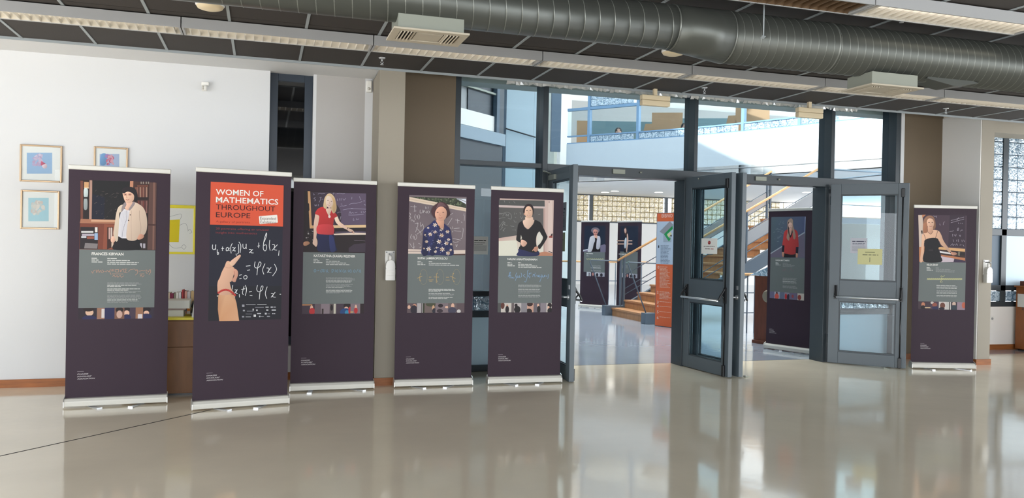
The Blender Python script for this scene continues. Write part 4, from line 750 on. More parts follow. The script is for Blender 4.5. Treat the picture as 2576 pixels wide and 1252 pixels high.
# ---------------------------------------------------------------- banner 9: black dress portrait by the pillar
b = Banner((7.814, 8.171), (8.589, 7.94), 'purple roll-up banner with portrait in black strapped dress, beside the tan pillar', .1, .7)
s0, s1 = base_panels(b, .088)
p = Print(b.crop(2300, 530, 8.94), .0498); q = p
LR(p, s0, PH[0], s1, PH[1], (74, 56, 68)); q.poly([(800, 95), (1140, 95), (1140, 830), (760, 800)], (58, 44, 56)); q.poly([(90, 95), (185, 95), (205, 400), (190, 560), (160, 820), (110, 820)], (218, 196, 180)); q.poly([(175, 90), (260, 88), (205, 140), (180, 160)], (196, 128, 88)); q.poly([(108, 815), (230, 800), (215, 1145), (110, 1145)], (206, 138, 98)); q.blob([(150, 455), (180, 440), (186, 500), (170, 520)], (60, 46, 44))
q.poly([(540, 810), (1142, 855), (1142, 920), (540, 865)], (222, 172, 118)); q.poly([(570, 870), (1142, 922), (1142, 1060), (590, 990)], (60, 40, 38)); q.poly([(570, 900), (840, 950), (820, 980), (575, 940)], (226, 222, 222)); q.poly([(600, 985), (1142, 1060), (1142, 1120), (610, 1020)], (190, 122, 84)); q.poly([(600, 1020), (900, 1075), (880, 1150), (605, 1155)], (206, 188, 196)); q.poly([(900, 1090), (1140, 1125), (1140, 1160), (890, 1155)], (60, 46, 70))
CK = (168, 156, 168)
for pts in ([(820, 220), (1120, 140)], [(820, 268), (1120, 185)], [(995, 150), (955, 215)], [(990, 265), (1000, 295)], [(1040, 270), (1050, 295)], [(1075, 275), (1085, 295)], [(960, 430), (985, 385), (1000, 410), (965, 440), (1000, 440)], [(790, 465), (850, 460), (880, 440)], [(1030, 460), (1070, 430), (1085, 440)], [(860, 520), (865, 580)], [(890, 530), (930, 570), (940, 520)], [(1005, 540), (1040, 580)], [(1045, 540), (1020, 575)], [(870, 645), (880, 695)], [(950, 650), (955, 690)], [(985, 640), (995, 700)], [(1070, 650), (1075, 700)], [(1110, 650), (1125, 700)], [(815, 780), (860, 740), (870, 780), (905, 745)], [(930, 780), (950, 740), (975, 780)], [(1020, 770), (1060, 765)], [(1090, 760), (1120, 800)], [(430, 110), (460, 130), (500, 120), (490, 160)], [(570, 290), (580, 330)], [(650, 320), (660, 260), (690, 250)]): q.line(pts, 8, CK)
q.blob([(180, 540), (260, 470), (420, 430), (540, 450), (600, 530), (650, 660), (720, 770), (820, 900), (840, 950), (800, 950), (700, 850), (600, 760), (540, 660), (400, 640), (240, 680), (215, 830), (215, 1000), (180, 1140), (130, 1140), (150, 900), (165, 700)], (222, 176, 146)); q.blob([(830, 920), (900, 925), (960, 960), (940, 985), (870, 1000), (820, 965)], SK2); q.line([(805, 950), (840, 905)], 12, (40, 30, 34), False); q.poly([(850, 905), (970, 915), (975, 960), (930, 935), (850, 930)], (46, 36, 36)); q.poly([(985, 920), (1030, 920), (1020, 1020), (980, 1000)], (120, 112, 96)); q.poly([(1030, 935), (1140, 945), (1140, 1005), (1025, 1000)], (40, 32, 34))
q.blob([(235, 660), (320, 620), (440, 605), (530, 630), (560, 720), (600, 800), (545, 830), (560, 900), (590, 1010), (605, 1145), (215, 1142), (225, 900), (235, 800), (225, 720)], (26, 22, 26)); q.rect(320, 868, 420, 900, (48, 42, 46)); q.line([(255, 650), (230, 560), (205, 510)], 9, (40, 30, 32)); q.line([(475, 615), (500, 530), (525, 455)], 9, (40, 30, 32))
q.blob([(310, 330), (420, 330), (415, 450), (370, 520), (310, 470)], (214, 164, 136)); q.line([(300, 470), (370, 525), (425, 450)], 8, (60, 44, 44))
q.blob([(350, 105), (430, 140), (470, 240), (480, 360), (450, 420), (420, 380), (440, 260), (400, 170), (330, 165), (280, 230), (275, 340), (300, 450), (280, 490), (200, 490), (195, 330), (215, 200), (270, 130)], (150, 108, 84)); q.blob([(280, 240), (320, 175), (400, 180), (440, 250), (435, 330), (395, 385), (340, 390), (290, 330)], (228, 182, 154)); q.blob([(205, 300), (280, 270), (295, 460), (270, 490), (205, 485)], (172, 116, 86))
q.ell(330, 265, 20, 7, (90, 66, 60)); q.ell(405, 262, 20, 7, (90, 66, 60)); q.line([(368, 270), (368, 310), (384, 312)], 7, (196, 142, 116)); q.line([(335, 345), (370, 352), (402, 340)], 9, (180, 96, 88))
p.build('portrait_print', b.r)
p = Print(b.crop(2300, 650, 8.94), .0492)
pn = Print(p.mp, .0494); T(pn, 'HELGA ERNST', 278, 158, 534, 40, INKW, .022); pn.build('name_lettering', b.ip)
for y, w in ((212, 70), (240, 95), (268, 140)): WD(p, 276, y, 276+w, 15, TXT[1])
for y, w in ((216, 70), (246, 330), (272, 440), (300, 420)): WD(p, 480, y, 480+w, 12, TXT[0])
C9 = (206, 204, 150)
X = 285
while X < 1075: p.line([(X, 480), (X+12, 440), (X+20, 475), (X+34, 445), (X+38, 475)], 9, C9); X += 44
for pts in ([(590, 415), (610, 385), (630, 410), (680, 380)], [(600, 430), (630, 450), (580, 530), (640, 520)]): p.line(pts, 9, C9)
paragraphs(p, 495, 965, [(608, .93, 1), (628, 1, 0), (648, 1, 0), (668, .97, 1), (722, .98, 0), (742, .98, 0), (762, .97, 0), (780, .97, 1), (836, .97, 1), (858, .95, 0)], 13, TXT)
p.build('lettering', b.ip)
strip(b, s0, s1, [(.26, (70, 54, 62), [('e', .4, .6, .15, .3, (196, 130, 100)), ('e', .4, .2, .2, .3, (36, 28, 30)), ('r', .8, .2, .25, .06, (206, 176, 140))]), (.18, (80, 62, 76), [('e', .2, .85, .2, .15, (206, 196, 186)), ('e', .5, .6, .3, .25, (150, 84, 70)), ('e', .6, .15, .4, .25, (46, 46, 80))]), (.16, (206, 196, 190), [('e', .5, .5, .35, .4, (110, 66, 52)), ('e', .4, .1, .4, .2, (40, 32, 40))]), (.1, (196, 190, 184), [('r', .7, .5, .1, .5, (60, 46, 44))]), (.13, (60, 50, 60), [('e', .5, .75, .3, .3, (206, 176, 160)), ('e', .5, .2, .5, .4, (50, 60, 70))]), (.17, (150, 128, 140), [('e', .85, .6, .25, .4, (190, 100, 76))])])
logo(b, 2315, 876, .95)
# ---------------------------------------------------------------- banner 8: red tunic portrait beyond the doors
b = Banner((7.08, 10.251), (7.348, 9.482), 'purple roll-up banner with long-haired portrait in red tunic, standing beside the lectern', .9, -.15)
s0, s1 = base_panels(b, .055, .572)
p = Print(b.crop(1925, 515, 8.344), .0498); q = p
LR(p, s0, PH[0], s1, PH[1], (92, 108, 118)); q.poly([(140, 255), (850, 245), (832, 585), (112, 1030)], [(92, 108, 116), (84, 92, 124), (84, 92, 124), (84, 98, 108)]); q.poly([(112, 1030), (828, 580), (830, 1110), (110, 1100)], (112, 104, 122)); q.poly([(112, 1010), (828, 565), (828, 590), (112, 1035)], (170, 178, 186)); q.poly([(834, 250), (850, 250), (832, 600), (820, 600)], (150, 156, 190))
for i in range(24): x, y = random.uniform(160, 440), random.uniform(320, 780); q.line([(x, y), (x+random.uniform(15, 50), y-random.uniform(0, 18))], 5, (134, 148, 156), False)
q.rect(390, 1000, 640, 1104, (40, 34, 38)); q.blob([(360, 985), (400, 1000), (390, 1090), (355, 1070)], SK2); q.blob([(650, 1010), (685, 1015), (680, 1105), (645, 1095)], SK2)
q.blob([(460, 520), (620, 520), (680, 580), (695, 720), (700, 880), (650, 890), (640, 1020), (560, 1045), (460, 1030), (400, 1000), (405, 860), (362, 850), (380, 700), (400, 580)], (184, 62, 62)); q.poly([(360, 848), (405, 850), (395, 995), (348, 985)], (34, 32, 46)); q.poly([(645, 885), (700, 885), (690, 1022), (640, 1005)], (34, 32, 46))
q.blob([(490, 540), (575, 540), (560, 630), (528, 690), (500, 630)], (34, 30, 40)); q.blob([(505, 500), (560, 500), (550, 590), (528, 640), (510, 590)], (210, 164, 146))
q.blob([(540, 285), (580, 320), (585, 420), (610, 520), (640, 640), (625, 720), (590, 700), (575, 560), (560, 500), (500, 500), (510, 640), (500, 750), (450, 690), (470, 560), (465, 420), (475, 330)], (166, 140, 124)); q.blob([(480, 380), (500, 370), (505, 520), (515, 640), (490, 600), (478, 480)], (70, 52, 54)); q.blob([(490, 400), (520, 370), (560, 385), (572, 440), (550, 500), (515, 500), (490, 450)], (226, 184, 168)); q.ell(510, 428, 9, 4, (90, 70, 70)); q.ell(550, 426, 9, 4, (90, 70, 70)); q.line([(515, 478), (545, 476)], 6, (180, 104, 98), False)
p.build('portrait_print', b.r)
p = Print(b.crop(1920, 640, 9.633), .0492)
pn = Print(p.mp, .0494); T(pn, 'KAISA MATOMÄKI', 302, 152, 634, 36, INKW, .022); pn.build('name_lettering', b.ip)
for y, w in ((200, 60), (228, 80), (256, 120)): WD(p, 300, y, 300+w, 14, TXT[1])
for y, w in ((212, 120), (238, 200), (265, 290), (290, 260)): WD(p, 474, y, 474+w, 12, TXT[0])
for pts in ([(470, 410), (490, 350), (500, 410)], [(520, 400), (540, 340), (560, 410)], [(590, 380), (600, 420)], [(640, 420), (670, 340), (690, 330), (700, 420)], [(720, 350), (740, 420)]): p.line(pts, 8, (128, 112, 116))
paragraphs(p, 474, 830, [(572, .97, 0), (596, .9, 0), (612, .96, 0), (650, .88, 1), (672, .94, 0), (694, .94, 0), (760, .9, 0), (782, .97, 0), (806, .99, 0)], 13, TXT)
p.build('lettering', b.ip)
strip(b, s0, s1, [(.14, (112, 108, 136), []), (.16, (170, 170, 184), [('e', .45, .8, .2, .2, (90, 60, 60)), ('e', .45, .3, .4, .45, (206, 90, 76))]), (.14, (104, 112, 136), []), (.14, (150, 146, 160), [('e', .3, .4, .25, .45, RD), ('e', .8, .3, .3, .5, (46, 40, 56))]), (.22, (112, 104, 130), [('e', .45, .5, .15, .25, (150, 70, 76))]), (.2, (200, 190, 180), [('e', .35, .4, .25, .4, (140, 60, 52)), ('r', .02, .5, .04, .5, (40, 34, 40))])])
logo(b, 1935, 836, .9)
# ================================================================== things along the wall
def picture(x0, x1, z0, z1, label, art):
    r = thing('framed_picture', label, 'picture', (x0, 8.735, z0), 0, 'small framed pictures on the white wall'); w, h = x1-x0, z1-z0; t = .016
    mb = MB().box(0, t, -.022, 0, 0, h).box(w-t, w, -.022, 0, 0, h).box(t, w-t, -.022, 0, 0, t).box(t, w-t, -.022, 0, h-t, h)
    mb.build('frame_moulding', 'gold_frame', r, bevel=.004); B(t, w-t, -.010, -.001, t, h-t).build('mount', 'paper', r)
    p = Print(lambda px, py: ((lambda P: (P.x-x0, P.z-z0))(on(40+px/5.217, 350+py/5.217, 1, 8.73))), -.0102); art(p); p.build('print', r)
    B(t, w-t, -.017, -.016, t, h-t).build('pane', 'glass_picture', r)
def art1(p):
    p.rect(145, 178, 478, 452, (160, 190, 220))
    for i in range(26): p.ell(random.uniform(225, 360), random.uniform(200, 340), random.uniform(10, 34), random.uniform(8, 24), random.choice([(206, 190, 210), (196, 170, 196), (216, 206, 220), (190, 176, 206)]), random.uniform(0, 3))
    p.blob([(335, 290), (365, 305), (390, 320), (360, 345), (330, 340)], (196, 96, 120)); p.blob([(345, 345), (400, 325), (410, 370), (370, 385)], (226, 200, 206))
def art2(p):
    p.rect(165, 770, 432, 1075, (176, 214, 222))
    for i in range(34): p.ell(random.uniform(215, 365), random.uniform(810, 970), random.uniform(14, 40), random.uniform(12, 34), random.choice([(222, 216, 204), (230, 222, 210), (206, 212, 206), (214, 200, 190)]), random.uniform(0, 3))
def art3(p):
    p.rect(1100, 195, 1358, 470, (176, 190, 216)); p.blob([(1120, 200), (1190, 200), (1180, 330), (1110, 330)], (120, 160, 200))
    for i in range(20): p.ell(random.uniform(1190, 1280), random.uniform(215, 330), random.uniform(10, 30), random.uniform(10, 30), random.choice([(206, 120, 140), (190, 96, 110), (222, 170, 180), (170, 140, 190)]), random.uniform(0, 3))
picture(-2.225, -1.864, 1.967, 2.321, 'gold framed picture of lilac shapes on blue, the wider of the stacked pair', art1)
picture(-2.213, -1.881, 1.516, 1.887, 'gold framed picture of a pale shape on light blue, lower of the stacked pair', art2)
picture(-1.590, -1.286, 1.955, 2.335, 'gold framed picture of pink and blue strokes behind the jacket portrait banner', art3)
r = thing('yellow_framed_drawing', 'yellow framed drawing board with a yellow square, on the wall above the cabinet', 'picture', (-1.25, 8.735, 1.295)); w, h = .608, .492
MB().box(0, .03, -.018, 0, 0, h).box(w-.032, w, -.018, 0, 0, h).box(.03, w-.032, -.018, 0, 0, .022).box(.03, w-.032, -.018, 0, h-.03, h).build('frame_moulding', 'yellow_top', r, bevel=.003)
B(.03, w-.032, -.008, 0, .022, h-.03).build('sheet', 'paper', r)
p = Print(lambda px, py: ((lambda P: (P.x+1.25, P.z-1.295))(on(400+px/2.317, 480+py/2.317, 1, 8.728))), -.0082)
p.poly([(-60, 180), (122, 165), (115, 298), (-60, 298)], (236, 214, 40))
for pts in ([(62, 150), (128, 135), (125, 165)], [(120, 200), (155, 190), (170, 230)], [(60, 312), (85, 332), (130, 330)], [(145, 312), (158, 325), (145, 340), (132, 325), (145, 312)], [(165, 235), (180, 225), (192, 240), (178, 248)]): p.line(pts, 1.6, (120, 120, 126))
p.build('drawing', r)
r = thing('wall_camera', 'small white security camera on the white wall below the plaster strip', 'camera', (-.62, 8.735, 2.94))
B(0, .07, -.05, 0, .06, .095).build('bracket', 'white_plastic', r, bevel=.006); MB().tube([(.03, -.045, .005), (.03, -.045, .06)], .024, 16).build('body', 'white_plastic', r); MB().tube([(.018, -.062, .012), (.018, -.062, .05)], .012, 12).build('lens_cover', 'tube_off', r)
r = thing('motion_detector', 'white motion detector in the corner by the pillar', 'detector', (1.022, 8.735, 3.055))
B(0, .062, -.045, 0, 0, .125).build('housing', 'white_plastic', r, bevel=.012); MB().lathe([(0, 0), (.016, 0), (.010, .01), (0, .012)], n=16).build('sensor_window', 'tube_off', r, (.031, -.046, .035)).rotation_euler = (math.radians(90), 0, 0)
MB().tube([(.055, -.03, .12), (.074, -.15, .135), (.077, -.50, .155)], .003, 6).build('cable', 'lamp_grey', r)
# hand sanitiser dispensers
def sanitiser(x, y, z, label):
    r = thing('sanitiser_dispenser', label, 'dispenser', (x, y, z), 0, 'hand sanitiser dispensers')
    B(-.05, .05, -.006, 0, .10, .30).build('back_plate', 'white_plastic', r, bevel=.002)
    mb = MB().prism([(-.045, .0), (.045, 0), (.05, .01), (.05, .115), (.045, .122), (.05, .13), (.045, .175), (.03, .20), (.012, .207), (-.012, .207), (-.03, .20), (-.045, .175), (-.05, .13), (-.045, .122), (-.05, .115), (-.05, .01)], 1, -.065, -.006)
    bt = mb.build('bottle', 'white_plastic', r, bevel=.006)
    ribs = MB()
    for k in range(4): ribs.box(-.036, .036, -.069, -.063, .045+k*.018, .053+k*.018)
    ribs.build('grip_ribs', 'white_plastic', bt, bevel=.002)
    MB().lathe([(.012, .205), (.018, .215), (.018, .24), (.008, .25), (.008, .265), (0, .268)], (0, -.035, 0), 14).build('pump', 'white_plastic', r)
    MB().box(-.012, .012, -.075, -.005, .262, .275).tube([(-.035, -.008, .285), (-.035, -.012, .285)], .008, 8).tube([(.035, -.008, .285), (.035, -.012, .285)], .008, 8).tube([(0, -.065, .268), (0, -.07, .25)], .005, 8).build('lever', 'lamp_grey', r)
sanitiser(1.238, 8.21, 1.07, 'white sanitiser dispenser on the pillar between two banners'); sanitiser(9.10, 8.295, 1.08, 'white sanitiser dispenser on the pillar beside the glass block window')
# cabinet with yellow top and books
r = thing('low_cabinet', 'low brown wooden cabinet with yellow top behind the banners', 'cabinet', (-1.2, 8.02, 0))
B(0, .92, .004, .62, .02, .70).build('body', 'cab_wood', r, bevel=.003); B(-.01, .93, -.012, .63, .70, .722).build('top', 'yellow_top', r, bevel=.002)
B(.03, .89, .04, .6, 0, .02).build('plinth', 'black_plastic', r)
for z0, z1 in ((.025, .449), (.453, .69)): B(.006, .914, -.012, .004, z0, z1).build('drawer_front', 'cab_wood', r, bevel=.002)
ZT = .722
def book(x0, x1, y0, y1, z0, h, col, label, lean=0., spine=None):
    nm = 'cover_%d_%d_%d' % col; mat(nm, col, .5)
    r = thing('book', label, 'book', (x0, y0, z0), 0, None); w, d = x1-x0, y1-y0; t = .003
    if h > w:      # standing
        MB().box(0, t, 0, d, 0, h).box(w-t, w, 0, d, 0, h).box(t, w-t, 0, t, 0, h).build('cover', nm, r); B(t, w-t, t, d-.004, .004, h-.004).build('pages', 'paper', r)
        if spine: mat('spine_%d_%d_%d' % spine, spine, .5); B(.001, w-.001, -.0012, 0, h*.12, h*.45).build('spine_band', 'spine_%d_%d_%d' % spine, r)
        r.rotation_euler = (0, lean, 0)
    else:
        MB().box(0, w, 0, d, 0, t).box(0, w, 0, d, h-t, h).box(0, t, 0, d, t, h-t).build('cover', nm, r); B(t, w-.004, .004, d-.004, t, h-t).build('pages', 'paper', r)
def PX(px, Y): return on(px, 760, 1, Y).x
Yb = 8.42
rows = [(421, 427, 736, (206, 190, 166), 'beige book'), (427, 436.5, 737, (122, 36, 66), 'maroon book'), (437, 442, 738, (130, 128, 108), 'olive grey book'), (442.5, 449, 735, (222, 216, 208), 'white book beside the olive one'), (449.5, 455.5, 735, (214, 212, 212), 'white book beside the red one'), (457, 461, 729, (170, 52, 56), 'tall red book'), (461.5, 464, 732, (140, 34, 40), 'thin dark red book'), (464.5, 470, 732, (206, 150, 134), 'pink book with blue band'), (470.5, 479, 733, (196, 186, 186), 'pale book with orange band'), (480, 487.5, 732, (196, 164, 116), 'tan book')]
for a, c, yt, col, lb in rows:
    book(PX(a, Yb), PX(c, Yb)-.001, Yb, Yb+.16, ZT, on(455, yt, 1, Yb).z-ZT, col, lb+' standing in the row on the yellow top', 0, (70, 120, 150) if 'pink' in lb else (226, 140, 50) if 'orange' in lb else None)
Yf = 8.13
book(PX(414, Yf), PX(463, Yf), Yf, Yf+.2, ZT, .062, (206, 198, 188), 'thick pale book lying flat, bottom of the pile on the yellow top')
book(PX(415, Yf), PX(468, Yf), Yf+.01, Yf+.21, ZT+.063, .012, (150, 84, 66), 'thin brown book lying between two thick pale books')
book(PX(412, Yf), PX(478, Yf), Yf-.01, Yf+.22, ZT+.076, .078, (214, 206, 192), 'thick cream book lying flat, top of the pile on the yellow top')
r = thing('desk_phone', 'black desk phone on the yellow cabinet top', 'phone', (PX(480, 8.22), 8.2, ZT))
MB().prism([(0, 0), (.16, 0), (.16, .09), (0, .03)], 0, 0, .085).build('body', 'black_plastic', r, bevel=.004); MB().tube([(.02, .03, .085), (.02, .13, .12)], .018, 10).build('handset', 'black_plastic', r)
r = thing('magazine_file', 'grey magazine file leaning beside the black phone', 'file', (PX(483, 8.04), 8.03, ZT))
MB().prism([(0, 0), (.02, .16), (.09, .20), (.09, 0)], 1, 0, .14).build('box', 'paper', r, bevel=.002); B(.075, .0915, .02, .12, .05, .12).build('label_plate', 'lamp_grey', r)
# notices
def sheet(hx, hy, fx, fy, corners, label, draw, colr='paper', off=-.006, th=.001):
    d = Vector((fx-hx, fy-hy)); a = math.atan2(d.y, d.x); d.normalize(); n = Vector((-d.y, d.x)); o = Vector((hx, hy))+n*off
    def mp(x, y):
        q = ray(x, y); t = (o-Vector((0, 0))).dot(n)/Vector((q.x, q.y)).dot(n); P = CAM+q*t; return ((Vector((P.x, P.y))-Vector((hx, hy))).dot(d), P.z)
    s0, z1 = mp(corners[0], corners[1]); s1, z0 = mp(corners[2], corners[3])
    r = thing('paper_notice', label, 'notice', (hx+d.x*s0, hy+d.y*s0, z0), a, None); s = -1 if off < 0 else 1
    y0, y1 = sorted((off, off+s*th)); B(0, s1-s0, y0, y1, 0, z1-z0).build('sheet', colr, r)
    if draw:
        W_, H_ = s1-s0, z1-z0
        p = Print(lambda x, y: (x*W_, (1-y)*H_), off+s*(th+.0002)); p.st = -s*3e-5 if s > 0 else 3e-5; draw(p); p.build('lettering', r)
def n1(p):
    for y, w, h, c in ((.20, .8, .05, (60, 60, 56)), (.34, .75, .03, (110, 110, 108)), (.42, .6, .03, (130, 130, 128))): p.words(.06, y, w, h, c)
    for i in range(10): p.words(.06, .5+i*.032, .85, .014, (176, 174, 170))
def n2(p):
    p.ell(.5, .28, .09, .12, (150, 50, 52)); p.ell(.48, .25, .05, .06, (196, 110, 104)); p.words(.15, .5, .7, .035, (70, 60, 60)); p.words(.25, .66, .3, .04, (90, 70, 70)); p.words(.6, .66, .18, .04, (170, 60, 60))
def n3(p):
    p.words(.1, .2, .8, .06, (90, 92, 110)); p.words(.12, .34, .74, .04, (120, 122, 136)); p.words(.12, .44, .7, .03, (140, 140, 150))
    for i in range(7): p.words(.1, .54+i*.05, .8, .018, (150, 150, 158))
def n4(p): p.words(.3, .2, .42, .05, (150, 150, 110)); p.words(.2, .36, .64, .05, (130, 130, 100)); p.rect(.49, .55, .51, .85, (90, 96, 90))
mat('paper_yellow', (206, 202, 150), .7); mat('paper_grey', (190, 190, 198), .7); mat('paper_green', (206, 208, 170), .7)
sheet(2.1, 8.958, 3.1, 8.958, (1191, 594, 1227, 640), 'white printed notice on the glass between two banners', n1, 'white_wall', off=-.002)
sheet(4.995, 8.87, 5.062, 7.95, (1765, 599, 1804, 639), 'white notice with round red emblem on the glass of the open door leaf', n2, off=-.006)
sheet(7.075, 8.83, 7.714, 8.16, (2140, 598, 2181, 637), 'grey printed notice behind the yellow one on the swung-back door', n3, 'paper_grey', off=-.006)
sheet(7.075, 8.83, 7.714, 8.16, (2158, 625, 2219, 666), 'yellow notice on the glass of the swung-back door', n4, 'paper_yellow', off=-.0105)
sheet(3.205, 8.865, 3.165, 8.006, (1396, 512, 1424, 580), 'grey printed notice on the glass of the door behind the banner', n3, 'paper_grey', off=-.006)
sheet(3.205, 8.865, 3.165, 8.006, (1396, 585, 1421, 632), 'pale yellow notice on the glass of the door behind the banner', n4, 'paper_green', off=-.006)
# desk in the alcove
r = thing('reception_desk', 'brown wooden desk with taped paper sign in the alcove', 'desk', (11.06, 8.6, 0))
B(0, .7, 0, .93, .02, .96).build('body', 'desk_wood', r, bevel=.004); B(-.02, .72, -.02, .95, .96, .985).build('top', 'desk_wood', r, bevel=.004); B(.03, .67, .03, .9, 0, .02).build('plinth', 'black_plastic', r)
B(-.002, .0, .35, .90, .66, .86).build('taped_sheet', 'paper', r)
p = Print(lambda x, y: (x, y), 0); p.text('Μ', .22, -.10, .05, (60, 60, 66), None, .01); p.text('ΣΕΛΙΣ', .08, -.02, .04, (80, 80, 90), None, .01); o = p.build('lettering', r); o.rotation_euler = (0, 0, math.radians(-90)); o.location = (-.003, .90, .68)
r = thing('box_of_envelopes', 'small open box of yellow envelopes on the desk', 'box', (11.10, 9.05, .985))
MB().box(0, .3, 0, .008, 0, .07).box(0, .3, .442, .45, 0, .07).box(0, .008, .008, .442, 0, .07).box(.292, .3, .008, .442, 0, .07).box(.008, .292, .008, .442, 0, .008).build('tray', 'mahogany', r); mat('manila', (226, 196, 110), .7)
for k in range(4): B(.015, .285, .02, .43, .01+k*.014, .022+k*.014).build('envelope', 'manila', r)
P = on(2495, 801, 1, 9.585)
r = thing('wall_socket', 'white wall socket under the glass block window', 'socket', (P.x, 9.59, P.z)); B(-.04, .04, -.012, 0, -.04, .04).build('plate', 'white_plastic', r, bevel=.004); MB().lathe([(.02, 0), (.018, .006), (0, .006)], n=16).build('outlet', 'lamp_grey', r, (0, -.0125, 0)).rotation_euler = (math.radians(90), 0, 0)

# door wedges
for x, y, a, lb in ((5.262, 7.965, .3, 'small grey metal wedge beside the door leaf seen edge on'), (5.055, 8.02, 1.2, 'small pale wedge under the door leaf with the round emblem notice'), (7.42, 8.22, -.6, 'small pale wedge beside the swung-back door')):
    r = thing('door_wedge', lb, 'wedge', (x, y, 0), a); MB().prism([(0, 0), (.07, 0), (.07, .006), (0, .022)], 1, -.016, .016).build('wedge', 'galv', r, bevel=.002); MB().box(.004, .02, -.012, .012, .019, .022).build('grip', 'lamp_grey', r)
# ================================================================== the atrium beyond the doors
def banner_far(L, R, label, body):
    b = Banner(L, R, label); s0, s1 = base_panels(b, .10)
    p = Print(b.crop(1450, 550, 7.3625), .0498); LR(p, s0, PH[0], s1, PH[1], (34, 42, 60)); body(p); p.build('portrait_print', b.r)
    strip(b, s0, s1, [(.15, DK, []), (.2, (206, 206, 210), [('r', .6, .4, .1, .4, (60, 50, 60))]), (.2, (60, 50, 66), [('e', .5, .5, .25, .4, (190, 130, 120))]), (.2, (200, 198, 204), [('e', .5, .4, .3, .4, (46, 40, 50))]), (.25, (170, 168, 178), [('e', .4, .4, .25, .4, (46, 40, 50))])])
    return b, s0, s1
def face6(q):
    q.poly([(122, 600), (520, 470), (545, 490), (540, 620), (118, 612)], (120, 112, 134)); q.poly([(125, 575), (210, 560), (210, 580), (125, 600)], (206, 210, 220))
    q.poly([(285, 480), (440, 480), (445, 612), (280, 612)], (30, 24, 28)); q.blob([(320, 310), (390, 310), (395, 380), (350, 400), (325, 370)], SK); q.blob([(335, 370), (380, 370), (375, 470), (345, 600), (320, 560)], (32, 26, 30))
    q.blob([(260, 335), (325, 315), (345, 400), (320, 470), (300, 560), (270, 608), (210, 608), (225, 500), (240, 400)], (206, 204, 208)); q.blob([(395, 320), (440, 340), (445, 480), (420, 560), (370, 550), (375, 430), (385, 370)], (198, 196, 204))
    q.ell(350, 215, 78, 55, (128, 118, 126)); q.blob([(315, 215), (350, 195), (395, 220), (390, 280), (355, 315), (320, 285)], (214, 150, 134)); q.ell(338, 248, 12, 8, (70, 50, 54)); q.ell(372, 248, 12, 8, (70, 50, 54)); q.line([(335, 285), (355, 292), (378, 282)], 7, (166, 80, 80))
def face7(q):
    for y in (395, 455): q.poly([(750, y), (1035, y), (1035, y+22), (750, y+22)], (206, 170, 150))
    q.blob([(900, 330), (940, 300), (955, 400), (950, 560), (940, 612), (880, 610), (885, 420)], (28, 24, 30)); q.blob([(905, 360), (925, 350), (930, 420), (920, 530), (890, 540), (888, 430)], (206, 214, 222)); q.blob([(935, 280), (955, 300), (962, 420), (945, 560), (935, 615), (920, 590), (935, 440)], (222, 184, 164)); q.blob([(890, 170), (920, 155), (935, 220), (940, 280), (905, 310), (890, 250)], (84, 60, 56)); q.blob([(890, 190), (915, 180), (925, 230), (910, 270), (893, 250)], (222, 180, 160))
b6, s0, s1 = banner_far((7.20, 17.86), (7.645, 17.19), 'purple roll-up banner with grey-haired portrait in white cardigan, below the glass blocks', face6)
p = Print(b6.crop(1450, 550, 7.3625), .0492)
WD(p, 185, 652, 312, 14, INKW)
for y, w in ((680, 40), (695, 45)): WD(p, 186, y, 186+w, 9, TXT[0])
X = 185
while X < 480: p.line([(X, 755), (X+12, 735), (X+20, 755), (X+30, 738)], 6, (190, 190, 140)); X += 36
paragraphs(p, 270, 455, [(868, 1, 0), (884, 1, 0), (908, 1, 1), (920, 1, 0), (958, 1, 0), (970, 1, 0)], 9, TXT); p.build('lettering', b6.r)
L7 = on(1549, 600, 1, 17.3); b7, s0, s1 = banner_far((L7.x, L7.y), (L7.x+.80*math.cos(math.radians(-72)), L7.y+.80*math.sin(math.radians(-72))), 'purple roll-up banner with black dress portrait, behind the stair handrail', face7)
p = Print(b7.crop(1450, 550, 7.3625), .0492); WD(p, 785, 660, 915, 14, INKW); p.line([(870, 800), (900, 790), (930, 810), (990, 780)], 6, (150, 180, 170)); paragraphs(p, 840, 950, [(868, 1, 0), (884, 1, 0), (908, 1, 0)], 9, TXT); p.build('lettering', b7.r)
# ---------------------------------------------------------------- the open staircase
SX, GO, RI, NST = 7.08, .30, .165, 13; YN, YF = 13.87, 15.73; SLP = RI/GO
st = thing('staircase', 'open staircase with wooden steps, steel stringers and wooden handrails in the atrium', 'staircase', (SX, 0, 0))
tr = B(-.02, GO+.01, YN+.05, YF-.05, -.035, 0).mesh('tread'); tr.materials.append(MATS['stair_wood']); rs = B(0, .02, YN+.06, YF-.06, -RI, -.035).mesh('riser'); rs.materials.append(MATS['stair_wood'])
for k in range(NST):
    link('tread', tr, st, (k*GO, 0, (k+1)*RI)); link('riser', rs, st, (k*GO, 0, (k+1)*RI))
LEN = NST*GO
def stringer(y0, y1):
    t = lambda x: SLP*x+.06
    return MB().prism([(-.15, 0), (-.15, .20), (.05, .20), (.26, t(.26)), (LEN, t(LEN)), (LEN, t(LEN)-.30), (.45, t(.45)-.30), (.45, 0)], 1, y0, y1)
stringer(YN-.04, YN+.04).build('stringer', 'stair_steel', st, bevel=.004); stringer(YF-.04, YF+.04).build('stringer', 'stair_steel', st, bevel=.004)
